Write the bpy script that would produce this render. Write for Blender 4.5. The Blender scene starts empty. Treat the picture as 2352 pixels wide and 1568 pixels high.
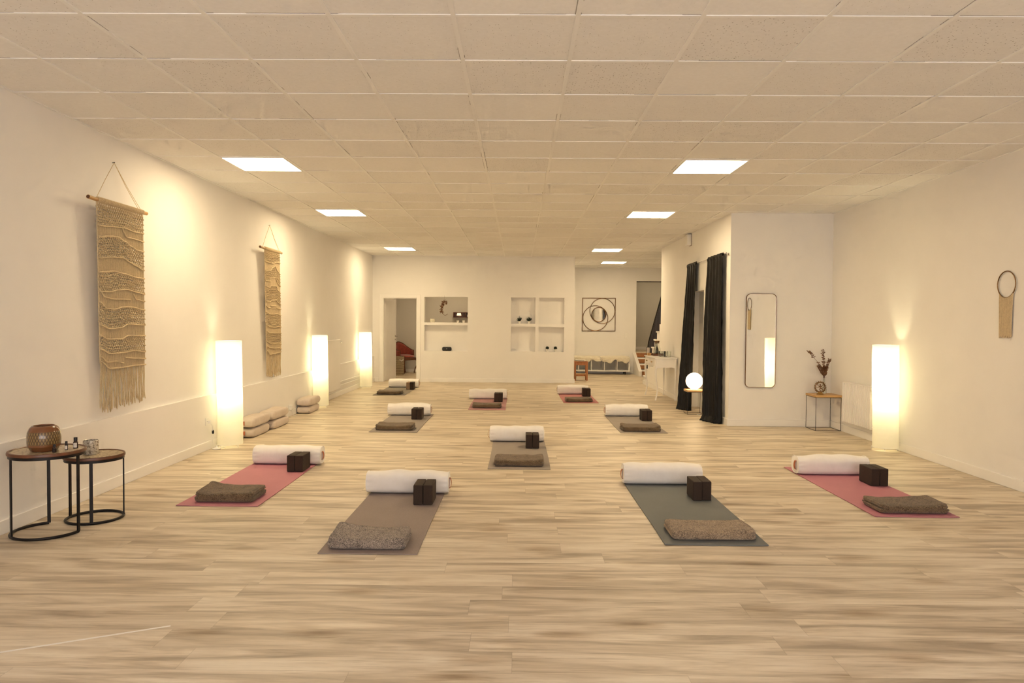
import bpy, math, random
from mathutils import Vector, Matrix, noise
random.seed(7)
PI = math.pi
S = bpy.context.scene
COL = S.collection

# ------------------------------------------------------------------ camera
F, YAW, PIT, ROL, CH = 1645.0, -0.0093, 0.02715, 0.0076, 1.431
cd = bpy.data.cameras.new('camera'); cam = bpy.data.objects.new('camera', cd); COL.objects.link(cam)
cd.sensor_width = 36.0; cd.lens = F * 36.0 / 2352.0; cd.clip_start = 0.05; cd.clip_end = 200
fw = Vector((math.sin(YAW) * math.cos(PIT), math.cos(YAW) * math.cos(PIT), -math.sin(PIT)))
r0 = Vector((math.cos(YAW), -math.sin(YAW), 0)); u0 = r0.cross(fw)
rt = r0 * math.cos(ROL) + u0 * math.sin(ROL); up = -r0 * math.sin(ROL) + u0 * math.cos(ROL)
M = Matrix((rt, up, -fw)).transposed().to_4x4(); M.translation = Vector((0, 0, CH)); cam.matrix_world = M
S.camera = cam

# ------------------------------------------------------------------ colour management, world, daylight
S.view_settings.view_transform = 'Standard'; S.view_settings.look = 'None'
S.view_settings.exposure = 0.26; S.view_settings.gamma = 1.0; S.view_settings.use_curve_mapping = False
S.cycles.use_denoising = True
S.cycles.max_bounces = 8; S.cycles.diffuse_bounces = 5; S.cycles.glossy_bounces = 3; S.cycles.use_adaptive_sampling = True; S.cycles.adaptive_threshold = .12; S.cycles.adaptive_min_samples = 12
S.cycles.transmission_bounces = 6; S.cycles.transparent_max_bounces = 8; S.cycles.sample_clamp_indirect = 6.0
S.cycles.caustics_reflective = False; S.cycles.caustics_refractive = False
w = bpy.data.worlds.new('world'); S.world = w; w.use_nodes = True
w.node_tree.nodes['Background'].inputs[0].default_value = (0.75, 0.86, 1.0, 1)
w.node_tree.nodes['Background'].inputs[1].default_value = 0.6
PANEL_L = 27.0; PANEL_C = (1.0, 0.77, 0.46)
LAMP_W = 9.5; LAMP_C = (1.0, 0.88, 0.52)
DAY_W = 175.0
def area(name, loc, rot, sx, sy, power, col):
    l = bpy.data.lights.new(name, 'AREA'); l.shape = 'RECTANGLE'; l.size = sx; l.size_y = sy
    l.energy = power; l.color = col
    o = bpy.data.objects.new(name, l); COL.objects.link(o); o.location = loc; o.rotation_euler = rot; return o
area('window_daylight', (0.4, -2.75, 1.55), (PI / 2, 0, 0), 6.6, 2.2, DAY_W, (1.0, 0.88, 0.80))

# ------------------------------------------------------------------ materials
def new_mat(name):
    m = bpy.data.materials.new(name); m.use_nodes = True
    return m, m.node_tree, m.node_tree.nodes['Principled BSDF']
def N(t, kind, **kw):
    n = t.nodes.new(kind)
    for k, v in kw.items():
        if k.startswith('i_'):
            k2 = k[2:]; n.inputs[int(k2) if k2.isdigit() else k2.replace('_', ' ')].default_value = v
        else: setattr(n, k, v)
    return n
def coords(t, kind='Object'): return N(t, 'ShaderNodeTexCoord').outputs[kind]
def mapping(t, src, sc=(1, 1, 1), loc=(0, 0, 0)):
    m = N(t, 'ShaderNodeMapping'); t.links.new(src, m.inputs[0]); m.inputs['Scale'].default_value = sc; m.inputs['Location'].default_value = loc
    return m.outputs[0]
def noise_n(t, src, scale, detail=4, rough=.55, dist=0.0):
    n = N(t, 'ShaderNodeTexNoise'); t.links.new(src, n.inputs['Vector']); n.inputs['Scale'].default_value = scale
    n.inputs['Detail'].default_value = detail; n.inputs['Roughness'].default_value = rough; n.inputs['Distortion'].default_value = dist
    return n.outputs['Fac']
def ramp(t, src, stops):
    r = N(t, 'ShaderNodeValToRGB'); t.links.new(src, r.inputs[0]); e = r.color_ramp.elements
    while len(e) > 1: e.remove(e[-1])
    e[0].position = stops[0][0]; e[0].color = tuple(stops[0][1]) + (1,)
    for p, c in stops[1:]:
        q = e.new(p); q.color = tuple(c) + (1,)
    return r.outputs[0]
def math_n(t, op, a, b=None, c=None):
    n = N(t, 'ShaderNodeMath', operation=op)
    for i, v in enumerate((a, b, c)):
        if v is None: continue
        if isinstance(v, (int, float)): n.inputs[i].default_value = v
        else: t.links.new(v, n.inputs[i])
    return n.outputs[0]
def mixc(t, f, a, b, mode='MIX'):
    n = N(t, 'ShaderNodeMix', data_type='RGBA', blend_type=mode)
    for s, v in ((n.inputs[0], f), (n.inputs[6], a), (n.inputs[7], b)):
        if isinstance(v, (int, float)): s.default_value = v
        elif isinstance(v, tuple): s.default_value = v if len(v) == 4 else v + (1,)
        else: t.links.new(v, s)
    return n.outputs[2]
def bump(t, b, h, strength, dist=.002):
    n = N(t, 'ShaderNodeBump'); n.inputs['Strength'].default_value = strength; n.inputs['Distance'].default_value = dist
    t.links.new(h, n.inputs['Height']); t.links.new(n.outputs[0], b.inputs['Normal'])
def plain(name, col, rough=.6, metal=0.0, var=.06, vs=30, bmp=0, bs=200, sheen=0, coat=0, spec=.5):
    m, t, b = new_mat(name); b.inputs['Roughness'].default_value = rough; b.inputs['Metallic'].default_value = metal
    b.inputs['Specular IOR Level'].default_value = spec
    c = coords(t)
    f = noise_n(t, c, vs, 3)
    lo = tuple(x * (1 - var) for x in col); hi = tuple(min(1, x * (1 + var)) for x in col)
    t.links.new(ramp(t, f, [(.3, lo), (.7, hi)]), b.inputs['Base Color'])
    if bmp: bump(t, b, noise_n(t, c, bs, 3), bmp)
    if sheen: b.inputs['Sheen Weight'].default_value = sheen
    if coat: b.inputs['Coat Weight'].default_value = coat
    return m
MT = {}
MT['wall'] = plain('wall_paint', (.86, .84, .81), .75, var=.012, vs=3, bmp=.08, bs=120)
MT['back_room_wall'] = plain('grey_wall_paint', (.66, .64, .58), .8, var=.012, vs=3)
MT['trim'] = plain('white_lacquer', (.88, .86, .83), .35, var=.01, vs=4)
MT['door'] = plain('door_lacquer', (.80, .78, .74), .4, var=.02, vs=4)
MT['white_plastic'] = plain('white_plastic', (.85, .84, .80), .35, var=.01)
MT['black_metal'] = plain('black_metal', (.014, .012, .012), .38, .6, var=.1)
MT['bronze'] = plain('bronze', (.20, .115, .055), .35, .85, var=.25, vs=60, bmp=.2, bs=150)
MT['brass'] = plain('brass', (.42, .27, .10), .3, .9, var=.1)
MT['chrome'] = plain('brushed_steel', (.55, .52, .48), .25, 1.0, var=.04)
MT['dark_wood'] = plain('dark_wood', (.13, .045, .018), .35, var=.3, vs=20)
MT['cotton'] = plain('natural_cotton_cord', (.63, .51, .32), .9, var=.12, vs=90, bmp=.5, bs=500)
MT['black'] = plain('black_plastic', (.008, .008, .009), .45, var=.1)
MT['foliage_dark'] = plain('dark_leaf', (.018, .028, .014), .5, var=.4, vs=40)
MT['dry_leaf'] = plain('dried_leaf', (.16, .075, .035), .7, var=.4, vs=60)
MT['twig'] = plain('dried_twig', (.14, .06, .025), .7, var=.3, vs=60)
MT['tan_leather'] = plain('tan_leather', (.42, .12, .045), .5, var=.15)
MT['pot'] = plain('white_ceramic', (.82, .79, .72), .3, var=.02)
MT['fleece'] = plain('sheepskin', (.83, .77, .62), .95, var=.08, vs=60, bmp=1.0, bs=90, sheen=.3)
MT['dark_gap'] = plain('dark_gap', (.02, .012, .008), .8)
MT['stair_wood'] = plain('orange_stair_wood', (.40, .17, .065), .35, var=.15, vs=12)
MT['velvet'] = plain('red_velvet', (.30, .042, .018), .6, var=.25, vs=20, sheen=.6)
MT['amber'] = plain('dark_amber_glass', (.035, .014, .008), .12, var=.1, coat=.5)
MT['paper_label'] = plain('paper_label', (.72, .66, .58), .7, var=.1)
MT['cream_ceramic'] = plain('cream_candle_glass', (.80, .76, .60), .25, var=.03)

def wood(name, base, dark, rough=.45, sc=(2, 30, 30), scale=1.6, axis=0):
    m, t, b = new_mat(name); b.inputs['Roughness'].default_value = rough
    s = [26, 26, 26]; s[axis] = 1.6
    v = mapping(t, coords(t), tuple(s))
    f = noise_n(t, v, scale, 5, .6, .8)
    t.links.new(ramp(t, f, [(.3, dark), (.62, base)]), b.inputs['Base Color'])
    bump(t, b, f, .1)
    return m
MT['oak_light'] = wood('light_oak', (.62, .38, .15), (.48, .27, .10))
MT['pine'] = wood('honey_pine', (.50, .20, .06), (.34, .12, .035), axis=2)
MT['bamboo'] = wood('bamboo_pole', (.55, .33, .12), (.38, .20, .07), axis=1)
MT['bamboo_end'] = plain('bamboo_end_cut', (.12, .05, .02), .6)
MT['driftwood'] = wood('pale_branch', (.50, .35, .17), (.33, .21, .10), axis=1)

def mk_floor():
    m, t, b = new_mat('oak_laminate'); b.inputs['Roughness'].default_value = .42
    b.inputs['Specular IOR Level'].default_value = .35
    sep = N(t, 'ShaderNodeSeparateXYZ'); t.links.new(coords(t), sep.inputs[0])
    X, Y = sep.outputs[0], sep.outputs[1]
    PW, PL = .192, 1.38
    ry = math_n(t, 'DIVIDE', Y, PW); row = math_n(t, 'FLOOR', ry); fy = math_n(t, 'SUBTRACT', ry, row)
    wn = N(t, 'ShaderNodeTexWhiteNoise', noise_dimensions='1D'); t.links.new(row, wn.inputs['W'])
    rx = math_n(t, 'ADD', math_n(t, 'DIVIDE', X, PL), math_n(t, 'MULTIPLY', wn.outputs['Value'], 7.3))
    cel = math_n(t, 'FLOOR', rx); fx = math_n(t, 'SUBTRACT', rx, cel)
    cmb = N(t, 'ShaderNodeCombineXYZ'); t.links.new(row, cmb.inputs[0]); t.links.new(cel, cmb.inputs[1])
    wn2 = N(t, 'ShaderNodeTexWhiteNoise', noise_dimensions='2D'); t.links.new(cmb.outputs[0], wn2.inputs['Vector'])
    cell = wn2.outputs['Value']
    # grain: long, warped streaks, different in each plank
    gv = N(t, 'ShaderNodeCombineXYZ')
    t.links.new(math_n(t, 'ADD', X, math_n(t, 'MULTIPLY', cell, 31.0)), gv.inputs[0])
    t.links.new(math_n(t, 'MULTIPLY', Y, 8.0), gv.inputs[1]); t.links.new(math_n(t, 'MULTIPLY', cell, 17.0), gv.inputs[2])
    big = noise_n(t, gv.outputs[0], 1.25, 4, .55, .7)
    gv2 = N(t, 'ShaderNodeCombineXYZ')
    t.links.new(math_n(t, 'ADD', X, math_n(t, 'MULTIPLY', cell, 13.0)), gv2.inputs[0])
    t.links.new(math_n(t, 'MULTIPLY', Y, 22.0), gv2.inputs[1]); t.links.new(cell, gv2.inputs[2])
    fine = noise_n(t, gv2.outputs[0], 3.2, 6, .68, .35)
    hair = noise_n(t, mapping(t, gv2.outputs[0], (1.5, 4.5, 1)), 8.0, 3, .6, .1)
    c1 = ramp(t, big, [(.32, (.40, .33, .245)), (.44, (.56, .475, .36)), (.54, (.69, .60, .475)), (.68, (.79, .715, .59))])
    c2 = ramp(t, fine, [(.28, (.70, .66, .60)), (.47, (1, 1, 1)), (.70, (1.05, 1.05, 1.04))])
    col = mixc(t, .85, c1, c2, 'MULTIPLY')
    c3 = ramp(t, hair, [(.30, (.80, .78, .74)), (.55, (1, 1, 1))])
    col = mixc(t, .7, col, c3, 'MULTIPLY')
    tint = ramp(t, cell, [(0, (.93, .92, .90)), (.5, (1, 1, 1)), (1, (1.05, 1.05, 1.04))])
    col = mixc(t, .9, col, tint, 'MULTIPLY')
    # knots
    vo = N(t, 'ShaderNodeTexVoronoi'); kv = N(t, 'ShaderNodeCombineXYZ')
    t.links.new(math_n(t, 'MULTIPLY', X, 1.5), kv.inputs[0]); t.links.new(math_n(t, 'MULTIPLY', Y, 4.6), kv.inputs[1])
    t.links.new(kv.outputs[0], vo.inputs['Vector']); vo.inputs['Scale'].default_value = 1.0
    kd = math_n(t, 'ADD', vo.outputs['Distance'], math_n(t, 'MULTIPLY', math_n(t, 'SUBTRACT', fine, .5), .35))
    kk = ramp(t, kd, [(.03, (.45, .37, .29)), (.13, (.74, .67, .59)), (.26, (1, 1, 1))])
    col = mixc(t, .8, col, kk, 'MULTIPLY')
    # joints
    e1 = math_n(t, 'MINIMUM', fy, math_n(t, 'SUBTRACT', 1.0, fy)); e2 = math_n(t, 'MINIMUM', fx, math_n(t, 'SUBTRACT', 1.0, fx))
    j = math_n(t, 'MAXIMUM', math_n(t, 'LESS_THAN', e1, .008), math_n(t, 'LESS_THAN', e2, .0012))
    col = mixc(t, math_n(t, 'MULTIPLY', j, .20), col, (.12, .075, .04))
    t.links.new(col, b.inputs['Base Color'])
    h = math_n(t, 'SUBTRACT', fine, j); bump(t, b, h, .12, .0015)
    rr = math_n(t, 'ADD', math_n(t, 'MULTIPLY', fine, .18), .36); t.links.new(rr, b.inputs['Roughness'])
    return m
MT['floor'] = mk_floor()

GX0, GY0, TS = -0.3406, 4.26, 0.625
def mk_ceiling():
    m, t, b = new_mat('mineral_fibre_tile'); b.inputs['Roughness'].default_value = .9
    b.inputs['Specular IOR Level'].default_value = .2
    c = coords(t); sep = N(t, 'ShaderNodeSeparateXYZ'); t.links.new(c, sep.inputs[0])
    gx = math_n(t, 'DIVIDE', math_n(t, 'SUBTRACT', sep.outputs[0], GX0), TS)
    gy = math_n(t, 'DIVIDE', math_n(t, 'SUBTRACT', sep.outputs[1], GY0), TS)
    cx, cy = math_n(t, 'FLOOR', gx), math_n(t, 'FLOOR', gy)
    cb = N(t, 'ShaderNodeCombineXYZ'); t.links.new(cx, cb.inputs[0]); t.links.new(cy, cb.inputs[1])
    wn = N(t, 'ShaderNodeTexWhiteNoise', noise_dimensions='2D'); t.links.new(cb.outputs[0], wn.inputs['Vector'])
    vo = N(t, 'ShaderNodeTexVoronoi'); t.links.new(c, vo.inputs['Vector']); vo.inputs['Scale'].default_value = 62
    vs = N(t, 'ShaderNodeSeparateColor'); t.links.new(vo.outputs['Color'], vs.inputs[0])
    thr = math_n(t, 'MULTIPLY', wn.outputs['Value'], .20)
    thr = math_n(t, 'ADD', thr, .03)
    dot = math_n(t, 'MULTIPLY', math_n(t, 'LESS_THAN', vo.outputs['Distance'], thr), math_n(t, 'GREATER_THAN', vs.outputs[0], .55))
    base = ramp(t, noise_n(t, c, 40, 4), [(.3, (.84, .83, .81)), (.7, (.88, .87, .855))])
    tl = ramp(t, wn.outputs['Value'], [(0, (1.03, 1.03, 1.03)), (1, (.96, .955, .95))])
    base = mixc(t, 1.0, base, tl, 'MULTIPLY')
    col = mixc(t, math_n(t, 'MULTIPLY', dot, .62), base, (.22, .18, .14))
    # shadow gaps where a tile does not sit tight on its rail
    fx = math_n(t, 'SUBTRACT', gx, cx); fy = math_n(t, 'SUBTRACT', gy, cy)
    ex = math_n(t, 'MINIMUM', fx, math_n(t, 'SUBTRACT', 1.0, fx)); ey = math_n(t, 'MINIMUM', fy, math_n(t, 'SUBTRACT', 1.0, fy))
    gn = noise_n(t, c, 1.9, 2); gn2 = noise_n(t, mapping(t, c, (1, 1, 1), (9, 4, 2)), 1.9, 2)
    g = math_n(t, 'MAXIMUM', math_n(t, 'MULTIPLY', math_n(t, 'LESS_THAN', ex, .026), math_n(t, 'GREATER_THAN', gn, .60)),
               math_n(t, 'MULTIPLY', math_n(t, 'LESS_THAN', ey, .030), math_n(t, 'GREATER_THAN', gn2, .57)))
    col = mixc(t, math_n(t, 'MULTIPLY', g, .65), col, (.10, .06, .03))
    t.links.new(col, b.inputs['Base Color'])
    return m
MT['ceiling'] = mk_ceiling()
MT['rail'] = plain('ceiling_rail', (.88, .87, .85), .5, var=.01)

def mk_mat(name, col, spk=.1):
    m, t, b = new_mat(name); b.inputs['Roughness'].default_value = .72; c = coords(t)
    f = noise_n(t, c, 260, 2); g = noise_n(t, c, 3, 3)
    a = ramp(t, f, [(.3, tuple(x * (1 - spk) for x in col)), (.7, tuple(min(1, x * (1 + spk)) for x in col))])
    a = mixc(t, 1.0, a, ramp(t, g, [(.3, (.95, .95, .95)), (.7, (1.04, 1.04, 1.04))]), 'MULTIPLY')
    t.links.new(a, b.inputs['Base Color']); bump(t, b, f, .25, .001); return m
MT['mat_taupe'] = mk_mat('taupe_mat_foam', (.29, .235, .215), .14)
MT['mat_slate'] = mk_mat('slate_mat_rubber', (.155, .165, .165), .06)
MT['mat_pink'] = mk_mat('pink_mat_foam', (.50, .20, .25), .05)
MT['mat_rose'] = mk_mat('rose_mat_foam', (.52, .20, .20), .05)
MT['mat_mauve'] = mk_mat('mauve_mat_foam', (.47, .25, .26), .05)
MT['mat_grey'] = mk_mat('grey_mat_foam', (.31, .27, .24), .10)
MT['mat_dark'] = mk_mat('dark_grey_mat_foam', (.22, .19, .16), .10)

def mk_fabric():
    m, t, b = new_mat('cream_cotton'); b.inputs['Roughness'].default_value = .88; c = coords(t)
    a = ramp(t, noise_n(t, c, 12, 4), [(.3, (.86, .83, .79)), (.7, (.91, .885, .85))])
    t.links.new(a, b.inputs['Base Color']); b.inputs['Sheen Weight'].default_value = .15
    h = math_n(t, 'ADD', math_n(t, 'MULTIPLY', noise_n(t, c, 9, 3, .5, .6), 6.0), noise_n(t, c, 500, 2)); bump(t, b, h, .35, .002); return m
MT['cream'] = mk_fabric()
def mk_cushion():
    m, t, b = new_mat('beige_cotton'); b.inputs['Roughness'].default_value = .88; c = coords(t)
    a = ramp(t, noise_n(t, c, 14, 4), [(.3, (.60, .52, .45)), (.7, (.67, .59, .52))])
    t.links.new(a, b.inputs['Base Color'])
    h = math_n(t, 'ADD', math_n(t, 'MULTIPLY', noise_n(t, c, 11, 3, .5, .6), 6.0), noise_n(t, c, 500, 2)); bump(t, b, h, .4, .002); return m
MT['beige'] = mk_cushion()
def mk_cork(name, col):
    m, t, b = new_mat(name); b.inputs['Roughness'].default_value = .8; c = coords(t)
    f = noise_n(t, c, 70, 5, .7)
    t.links.new(ramp(t, f, [(.3, tuple(x * .6 for x in col)), (.65, col)]), b.inputs['Base Color']); bump(t, b, f, .4, .002); return m
MT['cork_dark'] = mk_cork('dark_block_foam', (.036, .018, .009))
MT['cork_light'] = mk_cork('tan_cork', (.33, .22, .13))
def mk_blanket(name, lo, hi):
    m, t, b = new_mat(name); b.inputs['Roughness'].default_value = .95; c = coords(t)
    v = N(t, 'ShaderNodeTexVoronoi'); t.links.new(mapping(t, c, (1, 1.0, 1.6)), v.inputs['Vector']); v.inputs['Scale'].default_value = 290
    sc = N(t, 'ShaderNodeSeparateColor'); t.links.new(v.outputs['Color'], sc.inputs[0])
    f = math_n(t, 'ADD', math_n(t, 'MULTIPLY', sc.outputs[0], .7), math_n(t, 'MULTIPLY', noise_n(t, c, 16, 3), .5))
    t.links.new(ramp(t, f, [(.28, lo), (.82, hi)]), b.inputs['Base Color'])
    h = math_n(t, 'ADD', math_n(t, 'MULTIPLY', v.outputs['Distance'], -1.0), math_n(t, 'MULTIPLY', noise_n(t, c, 60, 3), 1.2)); bump(t, b, h, .8, .0032)
    b.inputs['Sheen Weight'].default_value = .2
    return m
MT['blanket_brown'] = mk_blanket('brown_tweed', (.036, .021, .011), (.25, .175, .10))
MT['blanket_grey'] = mk_blanket('grey_tweed', (.045, .036, .035), (.47, .39, .32))
MT['blanket_beige'] = mk_blanket('beige_tweed', (.075, .048, .032), (.50, .38, .255))
def mk_curtain():
    m, t, b = new_mat('black_satin'); b.inputs['Roughness'].default_value = .5; b.inputs['Specular IOR Level'].default_value = .22
    c = coords(t); t.links.new(ramp(t, noise_n(t, c, 6, 3), [(.3, (.003, .003, .003)), (.7, (.006, .0057, .0052))]), b.inputs['Base Color'])
    bump(t, b, noise_n(t, mapping(t, c, (1, 1, .3)), 22, 3), .25, .004); return m
MT['curtain'] = mk_curtain()
def mk_shade():
    m, t, b = new_mat('rice_paper'); out = t.nodes['Material Output']
    c = coords(t); sep = N(t, 'ShaderNodeSeparateXYZ'); t.links.new(c, sep.inputs[0])
    wv = math_n(t, 'PINGPONG', math_n(t, 'MULTIPLY', sep.outputs[2], 34.0), 1.0)
    col = mixc(t, math_n(t, 'MULTIPLY', noise_n(t, mapping(t, c, (6, 6, 40)), 3, 4), .25), (.90, .88, .80), (.80, .76, .66))
    d = N(t, 'ShaderNodeBsdfDiffuse'); tr = N(t, 'ShaderNodeBsdfTranslucent'); t.links.new(col, d.inputs[0]); t.links.new(col, tr.inputs[0])
    bn = N(t, 'ShaderNodeBump'); bn.inputs['Strength'].default_value = .3; bn.inputs['Distance'].default_value = .003
    t.links.new(wv, bn.inputs['Height']); t.links.new(bn.outputs[0], d.inputs['Normal'])
    mx = N(t, 'ShaderNodeMixShader'); mx.inputs[0].default_value = .55; t.links.new(d.outputs[0], mx.inputs[1]); t.links.new(tr.outputs[0], mx.inputs[2])
    t.links.new(mx.outputs[0], out.inputs[0]); t.nodes.remove(b); return m
MT['shade'] = mk_shade()
def emit(name, col, s):
    m, t, b = new_mat(name); b.inputs['Base Color'].default_value = (.8, .8, .8, 1)
    b.inputs['Emission Color'].default_value = col + (1,); b.inputs['Emission Strength'].default_value = s; return m
MT['panel'] = emit('light_panel', PANEL_C, PANEL_L)
MT['globe'] = emit('lit_globe_glass', (1.0, .74, .42), 9.0)
MT['bulb'] = emit('lit_bulb', LAMP_C, 30.0)
MT['bulb'].cycles.emission_sampling = 'NONE'
MT['small_shade'] = emit('small_lit_shade', (1.0, .80, .45), 1.1)
def glass(name, col=(1, 1, 1), rough=.02):
    m, t, b = new_mat(name); b.inputs['Base Color'].default_value = col + (1,); b.inputs['Transmission Weight'].default_value = 1.0
    b.inputs['Roughness'].default_value = rough; b.inputs['IOR'].default_value = 1.45; return m
MT['glass'] = glass('clear_glass', (.93, .95, .90))
MT['pane'] = glass('window_pane', (1, 1, 1), 0.0)
def mk_mirror():
    m, t, b = new_mat('mirror_glass'); b.inputs['Base Color'].default_value = (.92, .93, .92, 1); b.inputs['Metallic'].default_value = 1; b.inputs['Roughness'].default_value = .01; return m
MT['mirror'] = mk_mirror()
def mk_mosaic():
    m, t, b = new_mat('mosaic_tabletop'); b.inputs['Roughness'].default_value = .3; c = coords(t)
    v = N(t, 'ShaderNodeTexVoronoi', feature='DISTANCE_TO_EDGE'); t.links.new(mapping(t, c, (1, 1.6, 1)), v.inputs['Vector']); v.inputs['Scale'].default_value = 26
    f = math_n(t, 'ADD', v.outputs['Distance'], math_n(t, 'MULTIPLY', noise_n(t, c, 120, 3), .12))
    t.links.new(ramp(t, f, [(.07, (.20, .12, .05)), (.13, (.50, .40, .24)), (.30, (.66, .57, .40))]), b.inputs['Base Color']); bump(t, b, f, .4, .003); return m
MT['mosaic'] = mk_mosaic()
def mk_lantern():
    m, t, b = new_mat('patterned_brown_glaze'); b.inputs['Roughness'].default_value = .18; c = coords(t, 'UV')
    sp = N(t, 'ShaderNodeSeparateXYZ'); t.links.new(c, sp.inputs[0])
    U = math_n(t, 'MULTIPLY', sp.outputs[0], 34.0); V = math_n(t, 'MULTIPLY', sp.outputs[1], 4.2)
    a = math_n(t, 'PINGPONG', math_n(t, 'ADD', U, V), .5); d = math_n(t, 'PINGPONG', math_n(t, 'SUBTRACT', U, V), .5)
    ln = math_n(t, 'MINIMUM', a, d); k = ramp(t, ln, [(.06, (.055, .028, .012)), (.14, (.22, .13, .045)), (.5, (.30, .20, .07))])
    band = math_n(t, 'MULTIPLY', math_n(t, 'GREATER_THAN', sp.outputs[1], .28), math_n(t, 'LESS_THAN', sp.outputs[1], .78))
    t.links.new(mixc(t, band, (.20, .075, .025), k), b.inputs['Base Color']); b.inputs['Coat Weight'].default_value = .4; return m
MT['lantern'] = mk_lantern()
def mk_mercury():
    m, t, b = new_mat('silvered_glass'); b.inputs['Roughness'].default_value = .25; b.inputs['Metallic'].default_value = .35; c = coords(t)
    f = noise_n(t, c, 70, 4, .7); t.links.new(ramp(t, f, [(.40, (.20, .17, .14)), (.52, (.72, .68, .60))]), b.inputs['Base Color']); bump(t, b, f, .5, .003); return m
MT['mercury'] = mk_mercury()
def mk_stripes():
    m, t, b = new_mat('striped_wicker'); b.inputs['Roughness'].default_value = .85
    sp = N(t, 'ShaderNodeSeparateXYZ'); t.links.new(coords(t), sp.inputs[0])
    f = math_n(t, 'PINGPONG', math_n(t, 'MULTIPLY', sp.outputs[2], 42.0), .5)
    t.links.new(ramp(t, f, [(.22, (.05, .025, .012)), (.30, (.66, .55, .36))]), b.inputs['Base Color']); return m
MT['wicker'] = mk_stripes()

# ------------------------------------------------------------------ mesh helpers
class MB:
    def __init__(s): s.v = []; s.f = []; s.uv = None
    def add(s, vs, fs):
        o = len(s.v); s.v += [tuple(p) for p in vs]; s.f += [tuple(i + o for i in f) for f in fs]; return s
    def box(s, x0, x1, y0, y1, z0, z1):
        return s.add([(x0, y0, z0), (x1, y0, z0), (x1, y1, z0), (x0, y1, z0), (x0, y0, z1), (x1, y0, z1), (x1, y1, z1), (x0, y1, z1)],
                     [(0, 3, 2, 1), (4, 5, 6, 7), (0, 1, 5, 4), (1, 2, 6, 5), (2, 3, 7, 6), (3, 0, 4, 7)])
    def tube(s, pts, r, n=8, cap=True, closed=False, flat=1.0):
        P = [Vector(p) for p in pts]; L = len(P); rr = r if isinstance(r, (list, tuple)) else [r] * L
        vs = []; prev = None
        for i, p in enumerate(P):
            if closed: d = P[(i + 1) % L] - P[i - 1]
            else: d = P[min(i + 1, L - 1)] - P[max(i - 1, 0)]
            if d.length < 1e-9: d = Vector((0, 0, 1))
            d.normalize()
            if prev is None:
                a = Vector((0, 0, 1)) if abs(d.z) < .9 else Vector((1, 0, 0))
                e = d.cross(a).normalized()
            else:
                e = prev - d * prev.dot(d)
                e = e.normalized() if e.length > 1e-6 else d.cross(Vector((0, 0, 1))).normalized()
            prev = e; g = d.cross(e)
            for k in range(n):
                t = 2 * PI * k / n
                vs.append(p + e * (math.cos(t) * rr[i]) + g * (math.sin(t) * rr[i] * flat))
        fs = []
        for i in range(L if closed else L - 1):
            j = (i + 1) % L
            for k in range(n):
                k2 = (k + 1) % n; fs.append((i * n + k, i * n + k2, j * n + k2, j * n + k))
        if cap and not closed:
            fs.append(tuple(reversed(range(n)))); fs.append(tuple((L - 1) * n + k for k in range(n)))
        return s.add(vs, fs)
    def lathe(s, prof, c=(0, 0, 0), n=32, caps=True, axis='z'):
        vs = []; L = len(prof)
        for r, z in prof:
            for k in range(n):
                t = 2 * PI * k / n; a, b = r * math.cos(t), r * math.sin(t)
                if axis == 'z': vs.append((c[0] + a, c[1] + b, c[2] + z))
                elif axis == 'x': vs.append((c[0] + z, c[1] + a, c[2] + b))
                else: vs.append((c[0] + b, c[1] + z, c[2] + a))
        fs = []
        for i in range(L - 1):
            for k in range(n):
                k2 = (k + 1) % n; fs.append((i * n + k, i * n + k2, (i + 1) * n + k2, (i + 1) * n + k))
        if caps: fs.append(tuple(reversed(range(n)))); fs.append(tuple((L - 1) * n + k for k in range(n)))
        s.uvgrid = (n, L)
        return s.add(vs, fs)
    def grid(s, fn, nu, nv, closed_u=False):
        vs = [fn(i / (nu if closed_u else nu - 1), j / (nv - 1)) for j in range(nv) for i in range(nu)]
        fs = []
        for j in range(nv - 1):
            for i in range(nu if closed_u else nu - 1):
                i2 = (i + 1) % nu; fs.append((j * nu + i, j * nu + i2, (j + 1) * nu + i2, (j + 1) * nu + i))
        return s.add(vs, fs)
    def prism(s, poly, a, b, axis='y'):
        n = len(poly)
        def P(p, q):
            return {'y': (p[0], q, p[1]), 'x': (q, p[0], p[1]), 'z': (p[0], p[1], q)}[axis]
        vs = [P(p, a) for p in poly] + [P(p, b) for p in poly]
        fs = [tuple(range(n)), tuple(reversed(range(n, 2 * n)))]
        for i in range(n):
            j = (i + 1) % n; fs.append((i, i + n, j + n, j))
        return s.add(vs, fs)
    def build(s, name, mat, parent=None, bev=0, smooth=True, ang=40, sub=0, solid=0):
        me = bpy.data.meshes.new(name); me.from_pydata(s.v, [], s.f); me.update()
        import bmesh
        bm = bmesh.new(); bm.from_mesh(me); bmesh.ops.recalc_face_normals(bm, faces=bm.faces[:]); bm.to_mesh(me); bm.free()
        if smooth:
            me.polygons.foreach_set('use_smooth', [True] * len(me.polygons)); me.set_sharp_from_angle(angle=math.radians(ang))
        if mat: me.materials.append(mat if not isinstance(mat, str) else MT[mat])
        o = bpy.data.objects.new(name, me); COL.objects.link(o)
        if parent: o.parent = parent
        if solid:
            q = o.modifiers.new('thickness', 'SOLIDIFY'); q.thickness = solid; q.offset = 0
        if bev:
            q = o.modifiers.new('edge', 'BEVEL'); q.width = bev; q.segments = 3; q.limit_method = 'ANGLE'; q.angle_limit = math.radians(40)
        if sub:
            q = o.modifiers.new('smooth', 'SUBSURF'); q.levels = sub; q.render_levels = sub
        return o
def tag(o, label, cat, group=None):
    o['label'] = label; o['category'] = cat
    if group: o['group'] = group
    return o
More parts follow.
